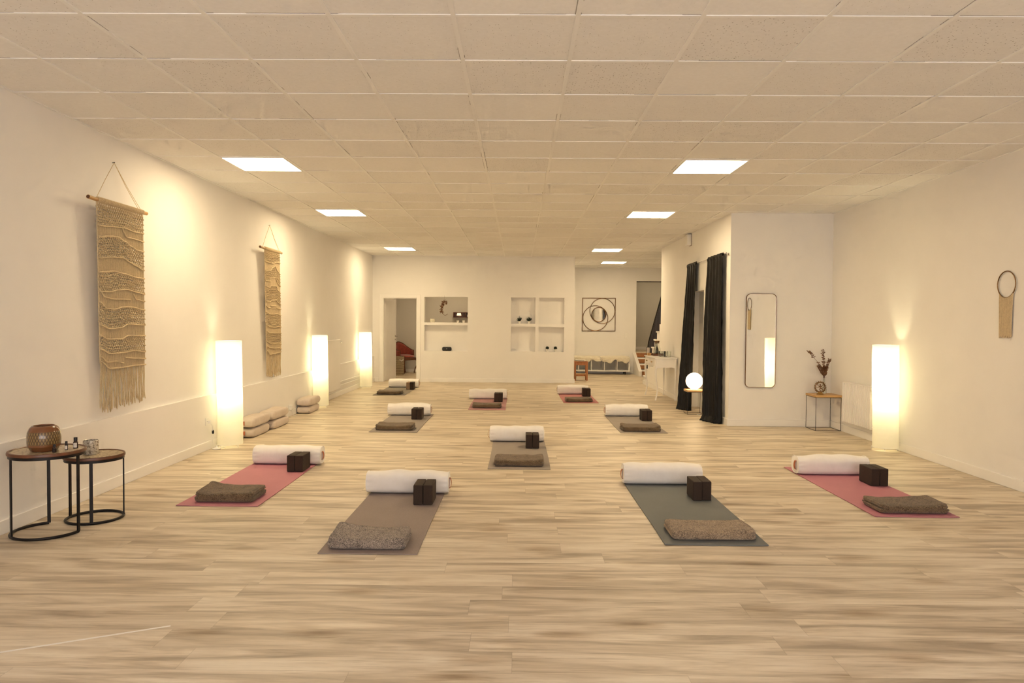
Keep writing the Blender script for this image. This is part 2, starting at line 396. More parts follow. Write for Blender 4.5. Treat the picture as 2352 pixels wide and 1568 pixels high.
def thing(name, label, cat, loc=(0, 0, 0), rz=0, group=None):
    o = bpy.data.objects.new(name, None); COL.objects.link(o); o.location = loc; o.rotation_euler = (0, 0, rz); o.empty_display_size = .05
    return tag(o, label, cat, group)
def struct(o): o['kind'] = 'structure'; return o
def kids(o): return [c for c in bpy.data.objects if c.parent == o]
def dup(root, loc, label, rz=None):
    r = root.copy(); COL.objects.link(r); r.location = loc; r['label'] = label
    if rz is not None: r.rotation_euler = (0, 0, rz)
    for ch in kids(root):
        c = ch.copy(); COL.objects.link(c); c.parent = r
        for g in kids(ch):
            d = g.copy(); COL.objects.link(d); d.parent = c
    return r
def ring(c, r, n=48, plane='xz', a0=0, a1=2 * PI):
    out = []
    for k in range(n):
        t = a0 + (a1 - a0) * k / (n if abs(a1 - a0 - 2 * PI) < 1e-6 else n - 1)
        if plane == 'xz': out.append((c[0] + r * math.cos(t), c[1], c[2] + r * math.sin(t)))
        elif plane == 'xy': out.append((c[0] + r * math.cos(t), c[1] + r * math.sin(t), c[2]))
        else: out.append((c[0], c[1] + r * math.cos(t), c[2] + r * math.sin(t)))
    return out
def nz(x, y, z=0.0, s=1.0): return noise.noise(Vector((x * s, y * s, z)))

# ------------------------------------------------------------------ setting
XL, XLO, XR, H = -3.452, -3.417, 4.358, 2.968
YB, YF, YR, XE = 16.88, 20.2, -2.6, 4.95
struct(MB().box(-4.6, 6.2, YR - .3, 23.2, -.12, 0).build('floor', 'floor', smooth=False))
struct(MB().box(-3.6, XE + .1, YR, 22.3, H, H + .1).build('ceiling', 'ceiling', smooth=False))
def holed(x0, x1, z0, z1, holes, y0, y1, swap=False):
    xs = sorted({x0, x1} | {h[0] for h in holes} | {h[1] for h in holes}); zs = sorted({z0, z1} | {h[2] for h in holes} | {h[3] for h in holes})
    b = MB()
    for i in range(len(xs) - 1):
        z = None
        for j in range(len(zs) - 1):
            cx, cz = (xs[i] + xs[i + 1]) / 2, (zs[j] + zs[j + 1]) / 2
            if any(h[0] < cx < h[1] and h[2] < cz < h[3] for h in holes): continue
            if swap: b.box(y0, y1, xs[i], xs[i + 1], zs[j], zs[j + 1])
            else: b.box(xs[i], xs[i + 1], y0, y1, zs[j], zs[j + 1])
    return b
struct(MB().box(XL - .15, XL, YR, YF + .1, 0, H).box(XL - .01, XLO, YR, YF, 0, .6).build('wall_left', 'wall', bev=.0))
struct(MB().box(XR, XR + .15, YR, 10.14, 0, H).build('wall_right', 'wall', smooth=False))
# niches and door in the back wall
HO = [(-3.204, -2.404, 0, 1.98), (-2.227, -1.205, .735, 2.01), (-.186, 1.07, .735, 2.008)]
bw = holed(XL, 1.31, 0, H, HO, YB, YB + .2)
bw.box(-2.227, -1.205, YB + .15, YB + .2, .735, 1.408)
bw.box(-.186, 1.07, YB + .15, YB + .2, .735, 2.008)
bw.box(-2.227, -1.205, YB - .004, YB + .15, 1.347, 1.408)
bw.box(-.186, 1.07, YB, YB + .15, 1.321, 1.393).box(.39, .472, YB, YB + .15, .735, 1.321).box(.39, .472, YB, YB + .15, 1.393, 2.008)
struct(bw.build('wall_back', 'wall', smooth=False))
struct(MB().box(1.21, 1.31, YB + .2, YF, 0, H).build('wall_lobby_side', 'wall', smooth=False))
fw_ = MB().box(XL, 1.21, YF, YF + .12, 0, H); struct(fw_.build('wall_back_room', 'back_room_wall', smooth=False))
lf = holed(1.21, XE, 0, H, [(3.30, XE - .4, 0, 2.60)], YF, YF + .12)
lf.box(1.31, 3.30, YF - .02, YF, 0, .585)
struct(lf.build('wall_far', 'wall', smooth=False))
# stair hall behind the far wall
struct(MB().box(3.18, 3.30, YF + .12, 22.1, 0, H).box(3.18, XE, 22.1, 22.2, 0, H).build('wall_landing', 'back_room_wall', smooth=False))
struct(MB().box(XE, XE + .12, 10.1, 22.2, 0, H).build('wall_lobby_right', 'wall', smooth=False))
# curtain wall and alcove front
al = holed(10.14, 14.87, 0, H, [(11.43, 12.32, 0, 1.965)], 2.94, 3.09, swap=True)
al.box(2.94, XR + .15, 10.02, 10.14, 0, H)
al.box(3.22, 3.30, 11.3, 12.45, 0, 2.1)
struct(al.build('wall_alcove', 'wall', smooth=False))
struct(MB().box(3.09, 3.13, 11.30, 12.45, 0, 2.0).build('door_2', 'door', smooth=False))
# rear wall with shop window, behind the camera
struct(holed(XL, XR, 0, H, [(-2.9, 3.7, .45, 2.65)], YR - .15, YR).build('wall_rear', 'wall', smooth=False))
wi = MB()
for x in (-2.9, -.73, 1.47, 3.64): wi.box(x, x + .06, YR - .1, YR - .02, .45, 2.65)
wi.box(-2.9, 3.7, YR - .1, YR - .02, .45, .51).box(-2.9, 3.7, YR - .1, YR - .02, 2.59, 2.65)
wf = struct(wi.build('window_1', 'trim', smooth=False))

# ceiling rails
rl = MB()
i = -6
while GX0 + i * TS < XE:
    x = GX0 + i * TS
    if x > XL: rl.box(x - .012, x + .012, YR, 22.1, H - .005, H + .001)
    i += 1
j = -12
while GY0 + j * TS < 22.1:
    y = GY0 + j * TS
    if y > YR: rl.box(XL, XE, y - .012, y + .012, H - .004, H + .001)
    j += 1
rl.box(XL, XL + .022, YR, YB, H - .006, H).box(XR - .022, XR, YR, 10.02, H - .006, H).box(XL, 1.31, YB - .022, YB, H - .006, H)
struct(rl.build('trim_1', 'rail', smooth=False))

# baseboards
def board(name, *boxes):
    b = MB()
    for q in boxes: b.box(*q)
    struct(b.build(name, 'trim', bev=.004))
BH, BT = .095, .016
board('baseboard_left', (XLO - .001, XLO + BT, YR, YB, 0, BH))
board('baseboard_right', (XR - BT, XR, YR, 10.02, 0, BH))
board('baseboard_alcove', (2.94 - BT, XR - BT, 10.02 - BT, 10.02, 0, BH))
board('baseboard_curtain_side', (2.94 - BT, 2.94, 10.02, 11.43, 0, BH), (2.94 - BT, 2.94, 12.32, 16.85, 0, BH))
board('baseboard_back', (XLO + BT, -3.30, YB - BT, YB, 0, BH), (-2.31, 1.31 + BT, YB - BT, YB, 0, BH), (1.31, 1.31 + BT, YB, YF - .02, 0, BH))
board('baseboard_far', (1.33, 3.22, YF - .02 - BT, YF - .02, 0, .08))
board('baseboard_back_room', (-3.40, 1.2, YF - BT, YF, 0, .08))
board('baseboard_landing', (3.30, XE, 22.1 - BT, 22.1, .61, .70))
struct(MB().box(3.30, XE - .4, YF - .004, YF + .12, 2.585, 2.603).build('trim_2', 'dark_gap', smooth=False))
# door casing and leaf
cs = MB().box(-3.292, -3.204, YB - .014, YB, 0, 2.06).box(-2.404, -2.316, YB - .014, YB, 0, 2.06).box(-3.204, -2.404, YB - .014, YB, 1.98, 2.06)
cs.box(-3.204, -3.19, YB, YB + .2, 0, 1.98).box(-2.418, -2.404, YB, YB + .2, 0, 1.98).box(-3.19, -2.418, YB, YB + .2, 1.966, 1.98)
struct(cs.build('trim_3', 'trim', bev=.003))
d = bpy.data.objects.new('door_1', None); COL.objects.link(d); d.location = (-3.186, YB + .19, .008); d.rotation_euler = (0, 0, math.radians(81)); struct(d)
MB().box(0, .79, 0, .04, 0, 1.955).build('door_leaf', 'door', d, bev=.003)
hd = MB(); hd.tube([(.725, -.002, 1.05), (.725, -.05, 1.05), (.62, -.055, 1.05)], .010, 8).lathe([(.024, 0), (.024, -.01)], (.725, 0, 1.05), 20, axis='y').lathe([(.022, 0), (.022, -.008)], (.725, 0, .97), 20, axis='y')
hd.tube([(.725, .042, 1.05), (.725, .09, 1.05), (.62, .095, 1.05)], .010, 8)
hd.build('door_handle', 'chrome', d)

# ------------------------------------------------------------------ ceiling lights
PL = [(-2.5275, 7.0725, 'row nearest the camera, above the large macrame hanging'), (1.8475, 7.0725, 'row nearest the camera, on the right side'),
      (-2.5275, 10.1975, 'middle row, above the small macrame hanging'), (1.8475, 10.1975, 'middle row, on the right side'),
      (-2.5275, 15.1975, 'in front of the open door'), (1.8475, 15.1975, 'front one of the two above the entrance lobby'),
      (2.40, 18.3225, 'hindmost one above the entrance lobby')]
p0 = None
for i, (x, y, d_) in enumerate(PL):
    lab = 'square lit ceiling panel, ' + d_
    if p0 is None:
        p0 = thing('ceiling_light', lab, 'ceiling light', (x, y, H), group='lit ceiling panels')
        fr = MB(); a, b_ = .3, .289
        fr.box(-a, a, -a, -b_, -.010, 0).box(-a, a, b_, a, -.010, 0).box(-a, -b_, -b_, b_, -.010, 0).box(b_, a, -b_, b_, -.010, 0)
        fr.build('frame', 'trim', p0, smooth=False)
        MB().box(-b_, b_, -b_, b_, -.007, -.001).build('diffuser', 'panel', p0, smooth=False)
    else: dup(p0, (x, y, H), lab)

# ------------------------------------------------------------------ yoga mats and their props
WH = dict(A='the frontmost taupe mat', B='the front dark slate mat', C='the pink mat near the left wall', D='the pink mat near the right wall',
          E='the grey mat mid-room', F='the grey mat beside the cushion stacks', G='the grey mat beside the black curtains',
          H='the dark mat by the open door', I='the mauve mat before the wall niches', J='the rose mat nearest the pine stool')
ML = dict(A='taupe yoga mat in the foreground, left of centre', B='dark slate yoga mat in the foreground, right of centre',
          C='pink yoga mat near the left wall, under the large macrame', D='pink yoga mat in front of the right-hand floor lamp',
          E='grey yoga mat alone in the middle of the room', F='grey yoga mat halfway back, beside the cushion stacks',
          G='grey yoga mat halfway back, beside the black curtains', H='dark grey yoga mat by the open door',
          I='mauve yoga mat at the back, before the wall niches', J='rose yoga mat at the back right, nearest the pine stool')
#      cx     near    width mat        blkx   blky   bolx0   bolx1  boly  blanket x0,x1,y0,y1, kind
MATS = dict(
 A=(-.916, 4.345, .612, 'taupe', -.809, 5.515, -1.262, -.560, 5.94, -1.185, -.695, 4.405, 4.71, 'grey'),
 B=(1.285, 4.590, .668, 'slate', 1.410, 5.730, .925, 1.635, 6.36, 1.020, 1.575, 4.670, 4.99, 'beige'),
 C=(-2.308, 5.435, .630, 'pink', -2.172, 6.680, -2.625, -1.935, 7.09, -2.525, -2.060, 5.520, 5.85, 'brown'),
 D=(2.975, 5.318, .628, 'pink', 3.122, 6.315, 2.640, 3.330, 6.84, 2.740, 3.262, 5.385, 5.71, 'brown'),
 E=(.014, 6.920, .612, 'grey', .090, 8.040, -.345, .318, 8.56, -.235, .262, 7.02, 7.34, 'brown'),
 F=(-1.612, 9.155, .622, 'grey', -1.548, 10.335, -1.985, -1.318, 10.86, -1.868, -1.375, 9.28, 9.60, 'brown'),
 G=(1.640, 9.275, .615, 'grey', 1.800, 10.390, 1.325, 1.990, 10.98, 1.375, 1.880, 9.36, 9.70, 'brown'),
 H=(-2.497, 13.73, .616, 'dark', -2.332, 14.85, -2.800, -2.135, 15.43, -2.755, -2.270, 13.83, 14.15, 'brown'),
 I=(-.510, 11.585, .610, 'mauve', -.428, 12.70, -.920, -.205, 13.28, -.762, -.278, 11.77, 12.07, 'brown'),
 J=(1.117, 12.68, .625, 'rose', 1.244, 13.77, .770, 1.400, 14.26, .850, 1.335, 12.79, 13.12, 'brown'))
def make_mat(k, cx, y0, wd, col):
    L = 1.83; th = .005; rnd = random.Random(ord(k))
    ph = rnd.random() * 9; th = .006 if col == 'slate' else .005
    b = MB(); nu, nv = 14, 40
    def top(u, v):
        x = (u - .5) * wd; y = v * L
        e = max(0, (abs(u - .5) - .38) / .12) ** 2 * .0018 * (0.5 + 0.5 * math.sin(v * 9 + ph))
        e += max(0, (.04 - v) / .04) ** 2 * .0018 * (0.5 + 0.5 * math.sin(u * 7 + ph))
        return (x + (.003 * math.sin(v * 5 + ph)), y, th + e)
    b.grid(top, nu, nv)
    o = len(b.v); b.v += [(p[0], p[1], p[2] - th + .0004) for p in b.v[:nu * nv]]
    b.f += [tuple(reversed([i + nu * nv for i in f])) for f in b.f[:(nu - 1) * (nv - 1)]]
    per = [i for i in range(nu)] + [j * nu + nu - 1 for j in range(1, nv)] + [(nv - 1) * nu + i for i in range(nu - 2, -1, -1)] + [j * nu for j in range(nv - 2, 0, -1)]
    for a, c in zip(per, per[1:] + per[:1]): b.f.append((a, a + nu * nv, c + nu * nv, c))
    m = b.build('yoga_mat', 'mat_' + col); m.location = (cx, y0, .0005)
    tag(m, ML[k], 'yoga mat', 'yoga mats laid out on the floor')
def make_bolster(k, x0, x1, yc, z0):
    rnd = random.Random(ord(k) * 3); L = x1 - x0; RY, RZ = .100, .087; n, nv = 48, 60; ph = rnd.random() * 20; bow = rnd.uniform(.004, .012)
    t = thing('yoga_bolster', 'round cream bolster lying across the far end of ' + WH[k], 'bolster', ((x0 + x1) / 2, yc, z0), group='cream bolsters on the mats')
    b = MB()
    def fn(u, v):
        a = 2 * PI * u; s = (v - .5) * 2; q = abs(s)
        # rounded shoulder then a nearly flat, gathered end
        if q < .90: r = 1 - .05 * (q / .90) ** 8; x = s / .90 * (L / 2 - .034)
        else:
            w_ = (q - .90) / .10; ang = w_ * PI / 2
            r = .95 - .22 * (1 - math.cos(ang)) - .73 * max(0, (w_ - .35) / .65) ; r = max(r, .02)
            x = math.copysign(L / 2 - .034 + .034 * math.sin(ang) ** .8, s)
        ca, sa = math.cos(a), math.sin(a)
        p = 2.6 if math.sin(a) > 0 else 3.4; k_ = (abs(ca) ** p + abs(sa) ** p) ** (-1 / p)
        wr = 0
        if q > .72: wr = .05 * ((q - .72) / .28) * math.sin(a * 13 + ph + 3 * s) * (1 if q < .95 else .6)
        sag = .020 * nz(s * 1.8 + ph, ca * .6, sa) + bow * (1 - s * s)
        y = RY * k_ * ca * r * (1 + wr); z = RZ * k_ * sa * r * (1 + wr) + RZ
        if sa > 0: z += sag * sa * r
        return (x, y, max(z, .0005))
    b.grid(fn, n, nv, True)
    b.build('cover', 'cream', t, ang=60)
    # piping seam round each end and a grab loop at one end
    side = {'A': 1, 'B': -1, 'C': 1, 'D': -1, 'E': -1, 'F': 1, 'G': -1, 'H': 1, 'I': 1, 'J': -1}[k]
    for sgn in (-1, 1):
        pts = []
        for q in range(40):
            a = 2 * PI * q / 40; ca, sa = math.cos(a), math.sin(a); k_ = (abs(ca) ** 2.6 + abs(sa) ** 2.6) ** (-1 / 2.6)
            pts.append((sgn * (L / 2 - .014), RY * k_ * ca * .935, max(.004, RZ + RZ * k_ * sa * .935)))
        MB().tube(pts, .0032, 6, closed=True).build('end_piping', 'cream', t)
    xe = side * (L / 2)
    def strap(u, v):
        a = -PI / 2 + PI * v
        return (xe - side * .004 + side * .016 * math.cos(a), -.040 + .034 * (u - .5) , RZ + .042 * math.sin(a))
    lo = MB().grid(strap, 4, 15).build('grab_loop', 'tan_leather', t, solid=.002); lo['label'] = 'tan leather grab loop'
def make_blanket(k, x0, x1, y0, y1, z0, kind):
    rnd = random.Random(ord(k) * 5); W, D = x1 - x0, y1 - y0; hh = {'A': .072, 'C': .075, 'B': .062}.get(k, .066); ph = rnd.random() * 30
    b = MB(); n = 112; rings = []
    def outline(s):
        a = 2 * PI * s; ca, sa = math.cos(a), math.sin(a); p = 13.0; q = (abs(ca) ** p + abs(sa) ** p) ** (-1 / p); return ca * q, sa * q
    levels = 18; nin = 9
    def pt(s, inset, z, off):
        ox, oy = outline(s); ax, ay = ox * inset, oy * inset
        x = ax * (W / 2 + off * abs(ox)); y = ay * (D / 2 + off * abs(oy)); return x, y
    def topz(x, y):
        u, v = x / (W / 2), y / (D / 2)
        lift = .5 * max(0, abs(u) - .62) * .055 * (1.4 if u * {'A': -1, 'C': -1, 'G': 1}.get(k, 1) > 0 else .6) * (1 if k in 'ACDEFGI' else .3)
        return hh + .010 * nz(x * 5 + ph, y * 5, 1) + .006 * nz(x * 14 + ph, y * 12, 4) + lift - .006 * (1 - u * u) + (.018 * max(0, v) * max(0, -u) if k in 'AC' else 0)
    def side_off(s, zt):
        ox, oy = outline(s)
        r = -.016 * abs(2 * zt - 1) ** 3.5                       # rounded top and bottom edge
        fold = 0 if oy < -.9 and abs(ox) < .9 else 1             # the front is the folded edge, the rest shows layers
        g = -.016 * math.exp(-((zt - .5) / .07) ** 2) * fold - .005 * fold * (math.exp(-((zt - .25) / .04) ** 2) + math.exp(-((zt - .75) / .04) ** 2))
        return r + g + .004 * nz(ox * 3 + ph, oy * 3, zt * 3) + .006 * fold * (0.5 if zt < .5 else -.2)
    for i in range(nin): rings.append([pt(j / n, .12 + .86 * i / nin, 0, -.016) + (.001,) for j in range(n)])
    for i in range(levels + 1):
        zt = i / levels; rg = []
        for j in range(n):
            x, y = pt(j / n, 1, 0, side_off(j / n, zt)); zz = topz(x, y); rg.append((x, y, .001 + zt * (zz - .006 * (zt > .95))))
        rings.append(rg)
    for i in range(nin, -1, -1):
        rg = []
        for j in range(n):
            x, y = pt(j / n, .06 + .9 * i / nin, 0, -.016); rg.append((x, y, topz(x, y)))
        rings.append(rg)
    vs = [p for r in rings for p in r]; fs = []
    for i in range(len(rings) - 1):
        for j in range(n):
            j2 = (j + 1) % n; fs.append((i * n + j, i * n + j2, (i + 1) * n + j2, (i + 1) * n + j))
    fs.append(tuple(reversed(range(n)))); fs.append(tuple((len(rings) - 1) * n + j for j in range(n)))
    b.add(vs, fs)
    o = b.build('folded_blanket', 'blanket_' + kind, ang=180); o.location = ((x0 + x1) / 2, (y0 + y1) / 2, z0); o.rotation_euler = (0, 0, rnd.uniform(-.012, .012))
    nm = {'grey': 'grey-flecked', 'beige': 'light brown', 'brown': 'brown'}[kind]
    tag(o, nm + ' knitted blanket folded at the near end of ' + WH[k], 'blanket', 'folded blankets on the mats')
blk = None
for k, (cx, y0, wd, col, bx, by, bx0, bx1, byc, lx0, lx1, ly0, ly1, kind) in MATS.items():
    make_mat(k, cx, y0, wd, col)
    zt = .0080
    make_bolster(k, bx0, bx1, byc, zt)
    make_blanket(k, lx0, lx1, ly0, ly1, zt, kind)
    for q in (0, 1):
        side = 'left' if q == 0 else 'right'
        colr = 'tan cork' if (k == 'H' and q == 0) else 'dark brown'
        lab = colr + ' yoga block, ' + side + ' of pair on ' + WH[k]
        x = bx + .037 + q * .0765; rz = random.Random(ord(k) + q).uniform(-.012, .012)
        if blk is None:
            bb = MB().box(-.037, .037, 0, .228, 0, .152)
            blk = bb.build('yoga_block', 'cork_dark', bev=.006); o = blk
            tag(o, lab, 'yoga block', 'yoga blocks standing on the mats')
        else:
            o = blk.copy(); COL.objects.link(o); o['label'] = lab
        if colr == 'tan cork':
            o.data = blk.data.copy(); o.data.materials[0] = MT['cork_light']
        o.location = (x, by + (.012 if q and k in 'BG' else 0), zt); o.rotation_euler = (0, 0, rz)
        if k == 'C': o.rotation_euler = (0, 0, -.03)

# ------------------------------------------------------------------ stacked cushions by the left wall
def make_cushion(x0, x1, y0, y1, z0, hh, seed, lab, tagm, rz=0.0):
    rnd = random.Random(seed); ph = rnd.random() * 30; W, D = (x1 - x0) / 2, (y1 - y0) / 2
    t = thing('stacked_cushion', lab, 'cushion', ((x0 + x1) / 2, (y0 + y1) / 2, z0), rz, group='stacked rectangular cushions by the left wall')
    b = MB()
    def fn(u, v):
        a = 2 * PI * u; q = -PI / 2 + PI * v
        ca, sa = math.cos(a), math.sin(a); cq, sq = math.cos(q), math.sin(q)
        def sg(x, p): return math.copysign(abs(x) ** p, x)
        ex = .20
        X = sg(ca, ex) * sg(cq, .22); Y = sg(sa, ex) * sg(cq, .22); Z = sg(sq, .62)
        pinch = abs(X * Y) ** 3
        x = W * X * (1 + .02 * pinch); y = D * Y * (1 + .03 * pinch)
        z = hh / 2 + hh / 2 * Z * (1 - .30 * (abs(X) ** 4) * (abs(Y) ** 4)) * (1 - .10 * abs(Y) ** 6)
        z += .010 * nz(x * 6 + ph, y * 5, 2) * max(0, Z)
        wr = .004 * math.sin(z * 160 + ph) * (abs(X * Y)) ** 6
        return (x * (1 + wr * 3), y * (1 + wr * 3), max(z, 0.0008))
    b.grid(fn, 96, 44, True); b.build('cover', 'beige', t, ang=180)
    MB().tube([(0, -D * 1.0 - .001, hh * .5), (W * .5, -D * 1.0 - .001, hh * .5)], .0015, 5).build('seam', 'beige', t)
    if tagm:
        g = MB().box(-.030, .004, -D - .006, -D + .006, hh * .30, hh * .72).build('leather_tag', 'tan_leather', t, bev=.002); g['label'] = 'reddish leather tag'
make_cushion(-3.405, -3.205, 8.60, 9.20, 0, .116, 1, 'beige cushion with red tag, bottom of the stack nearest the large floor lamp', True)
make_cushion(-3.405, -3.200, 8.58, 9.22, .122, .118, 2, 'beige cushion with red tag, top of the stack nearest the large floor lamp', True)
make_cushion(-3.395, -3.185, 9.30, 9.92, 0, .116, 3, 'beige cushion, bottom of the middle wall-side stack', False)
make_cushion(-3.395, -3.190, 9.26, 9.92, .121, .118, 4, 'beige cushion, top of the middle wall-side stack', False)
make_cushion(-3.398, -3.195, 10.90, 11.47, 0, .112, 5, 'beige cushion, bottom of the stack farthest from the camera', False)
make_cushion(-3.398, -3.185, 10.89, 11.50, .115, .118, 6, 'beige cushion, top of the stack farthest from the camera', False)

# ------------------------------------------------------------------ paper floor lamps
def make_lamp(x, y, r, hgt, lab, seed):
    rnd = random.Random(seed); ph = rnd.random() * 9
    t = thing('paper_floor_lamp', lab, 'floor lamp', (x, y, 0), group='tall white paper floor lamps')
    z0 = .035; b = MB()
    def fn(u, v):
        a = 2 * PI * u; z = z0 + v * (hgt - z0)
        rr = r * (1 + .022 * nz(math.cos(a) * 1.2 + ph, math.sin(a) * 1.2, v * 2.2) + .012 * nz(a * .5, v * 9, ph) + .004 * math.sin(v * 120))
        dx = .012 * math.sin(v * 2.2 + ph); return (dx + rr * math.cos(a), rr * math.sin(a), z)
    b.grid(fn, 48, 110, True); b.build('paper_shade', 'shade', t, ang=80)
    MB().tube(ring((.012 * math.sin(ph + 2.2), 0, hgt), r * .995, 48, 'xy'), .0028, 6, closed=True).build('top_wire', 'white_plastic', t)
    fb = MB().tube(ring((0, 0, z0), r * .985, 48, 'xy'), .003, 6, closed=True)
    for q in range(4):
        a = PI / 4 + q * PI / 2 + .35; c_, s_ = math.cos(a), math.sin(a); rr = r * .985
        a1, a2 = a - .1, a + .1
        fb.tube([(rr * math.cos(a1), rr * math.sin(a1), z0), (rr * c_, rr * s_, .003), (rr * math.cos(a2), rr * math.sin(a2), z0)], .0025, 5)
    for q in range(2):
        a = q * PI / 2; fb.tube([(-r * math.cos(a), -r * math.sin(a), z0), (r * math.cos(a), r * math.sin(a), z0)], .003, 5)
    fb.build('wire_base', 'white_plastic', t)
    MB().tube([(0, 0, z0), (0, 0, hgt - .22)], .008, 8).build('stem', 'white_plastic', t)
    for bz in (.68, .93):
        MB().lathe([(.001, -.035), (.018, -.03), (.028, -.012), (.03, .004), (.024, .02), (.012, .032), (.001, .035)], (.03, 0, bz), 16, False).build('light_bulb', 'bulb', t)
        l = bpy.data.lights.new('lamp_glow', 'POINT'); l.energy = LAMP_W; l.color = LAMP_C; l.shadow_soft_size = .035
        o = bpy.data.objects.new('lamp_glow', l); COL.objects.link(o); o.location = (x - .03, y, bz)
make_lamp(-3.262, 8.03, .137, 1.195, 'white paper floor lamp by the left wall, nearest the macrame hanging', 1)
make_lamp(-3.268, 11.78, .127, 1.19, 'white paper floor lamp between the last cushion stack and the left radiator', 2)
make_lamp(-3.262, 15.25, .132, 1.19, 'white paper floor lamp in the corner left of the open door', 3)
make_lamp(4.195, 8.20, .137, 1.20, 'white paper floor lamp by the right wall, in front of the ribbed radiator', 4)
# cords and sockets
def socket(loc, ax, lab):
    x, y, z = loc
    t = thing('wall_socket', lab, 'socket', loc)
    MB().box(0, .010, -.041, .041, -.041, .041).build('cover_plate', 'white_plastic', t, bev=.003)
    MB().lathe([(.021, .0095), (.020, .0105)], (0, 0, 0), 24, axis='x').build('socket_face', 'trim', t)
    MB().lathe([(.004, .010), (.004, .0112)], (0, -.009, 0), 10, axis='x').lathe([(.004, .010), (.004, .0112)], (0, .009, 0), 10, axis='x').build('contact_hole', 'black', t)
    return t
socket((XLO, 7.80, .315), 'x', 'white wall socket low on the left wall beside the floor lamp')
c = thing('lamp_cord', 'thin pale cord with switch hanging from the left wall socket', 'cord', (XLO, 7.84, .28))
MB().tube([(.02, -.02, .03), (.045, .0, -.02), (.04, .03, -.1), (.035, .03, -.2), (.04, .05, -.262), (.09, .09, -.275), (.13, .15, -.275)], .0035, 6).build('cable', 'white_plastic', c)
MB().box(.012, .040, -.035, -.008, .012, .042).build('plug', 'white_plastic', c, bev=.004)
MB().lathe([(.003, -.022), (.011, -.018), (.013, 0), (.011, .018), (.003, .022)], (.040, .03, -.09), 14).build('cord_switch', 'black', c)
t = MB().lathe([(.03, 0), (.045, .004), (.045, .008), (.012, .022), (.01, .04)], (0, 0, 0), 24).build('cable_weight', 'white_plastic')
t.location = (-3.335, 7.86, 0); tag(t, 'small white disc foot on the floor at the lamp cord', 'cord weight')
t = thing('plug_adapter', 'small white plug adapter on the wall between two cushion stacks', 'plug', (XLO, 10.62, .13))
MB().box(0, .05, -.03, .03, -.03, .04).build('adapter_body', 'white_plastic', t, bev=.008)
MB().tube([(.03, .0, -.02), (.05, .02, -.08), (.05, .03, -.126), (.08, .12, -.126)], .003, 6).build('cable', 'white_plastic', t)

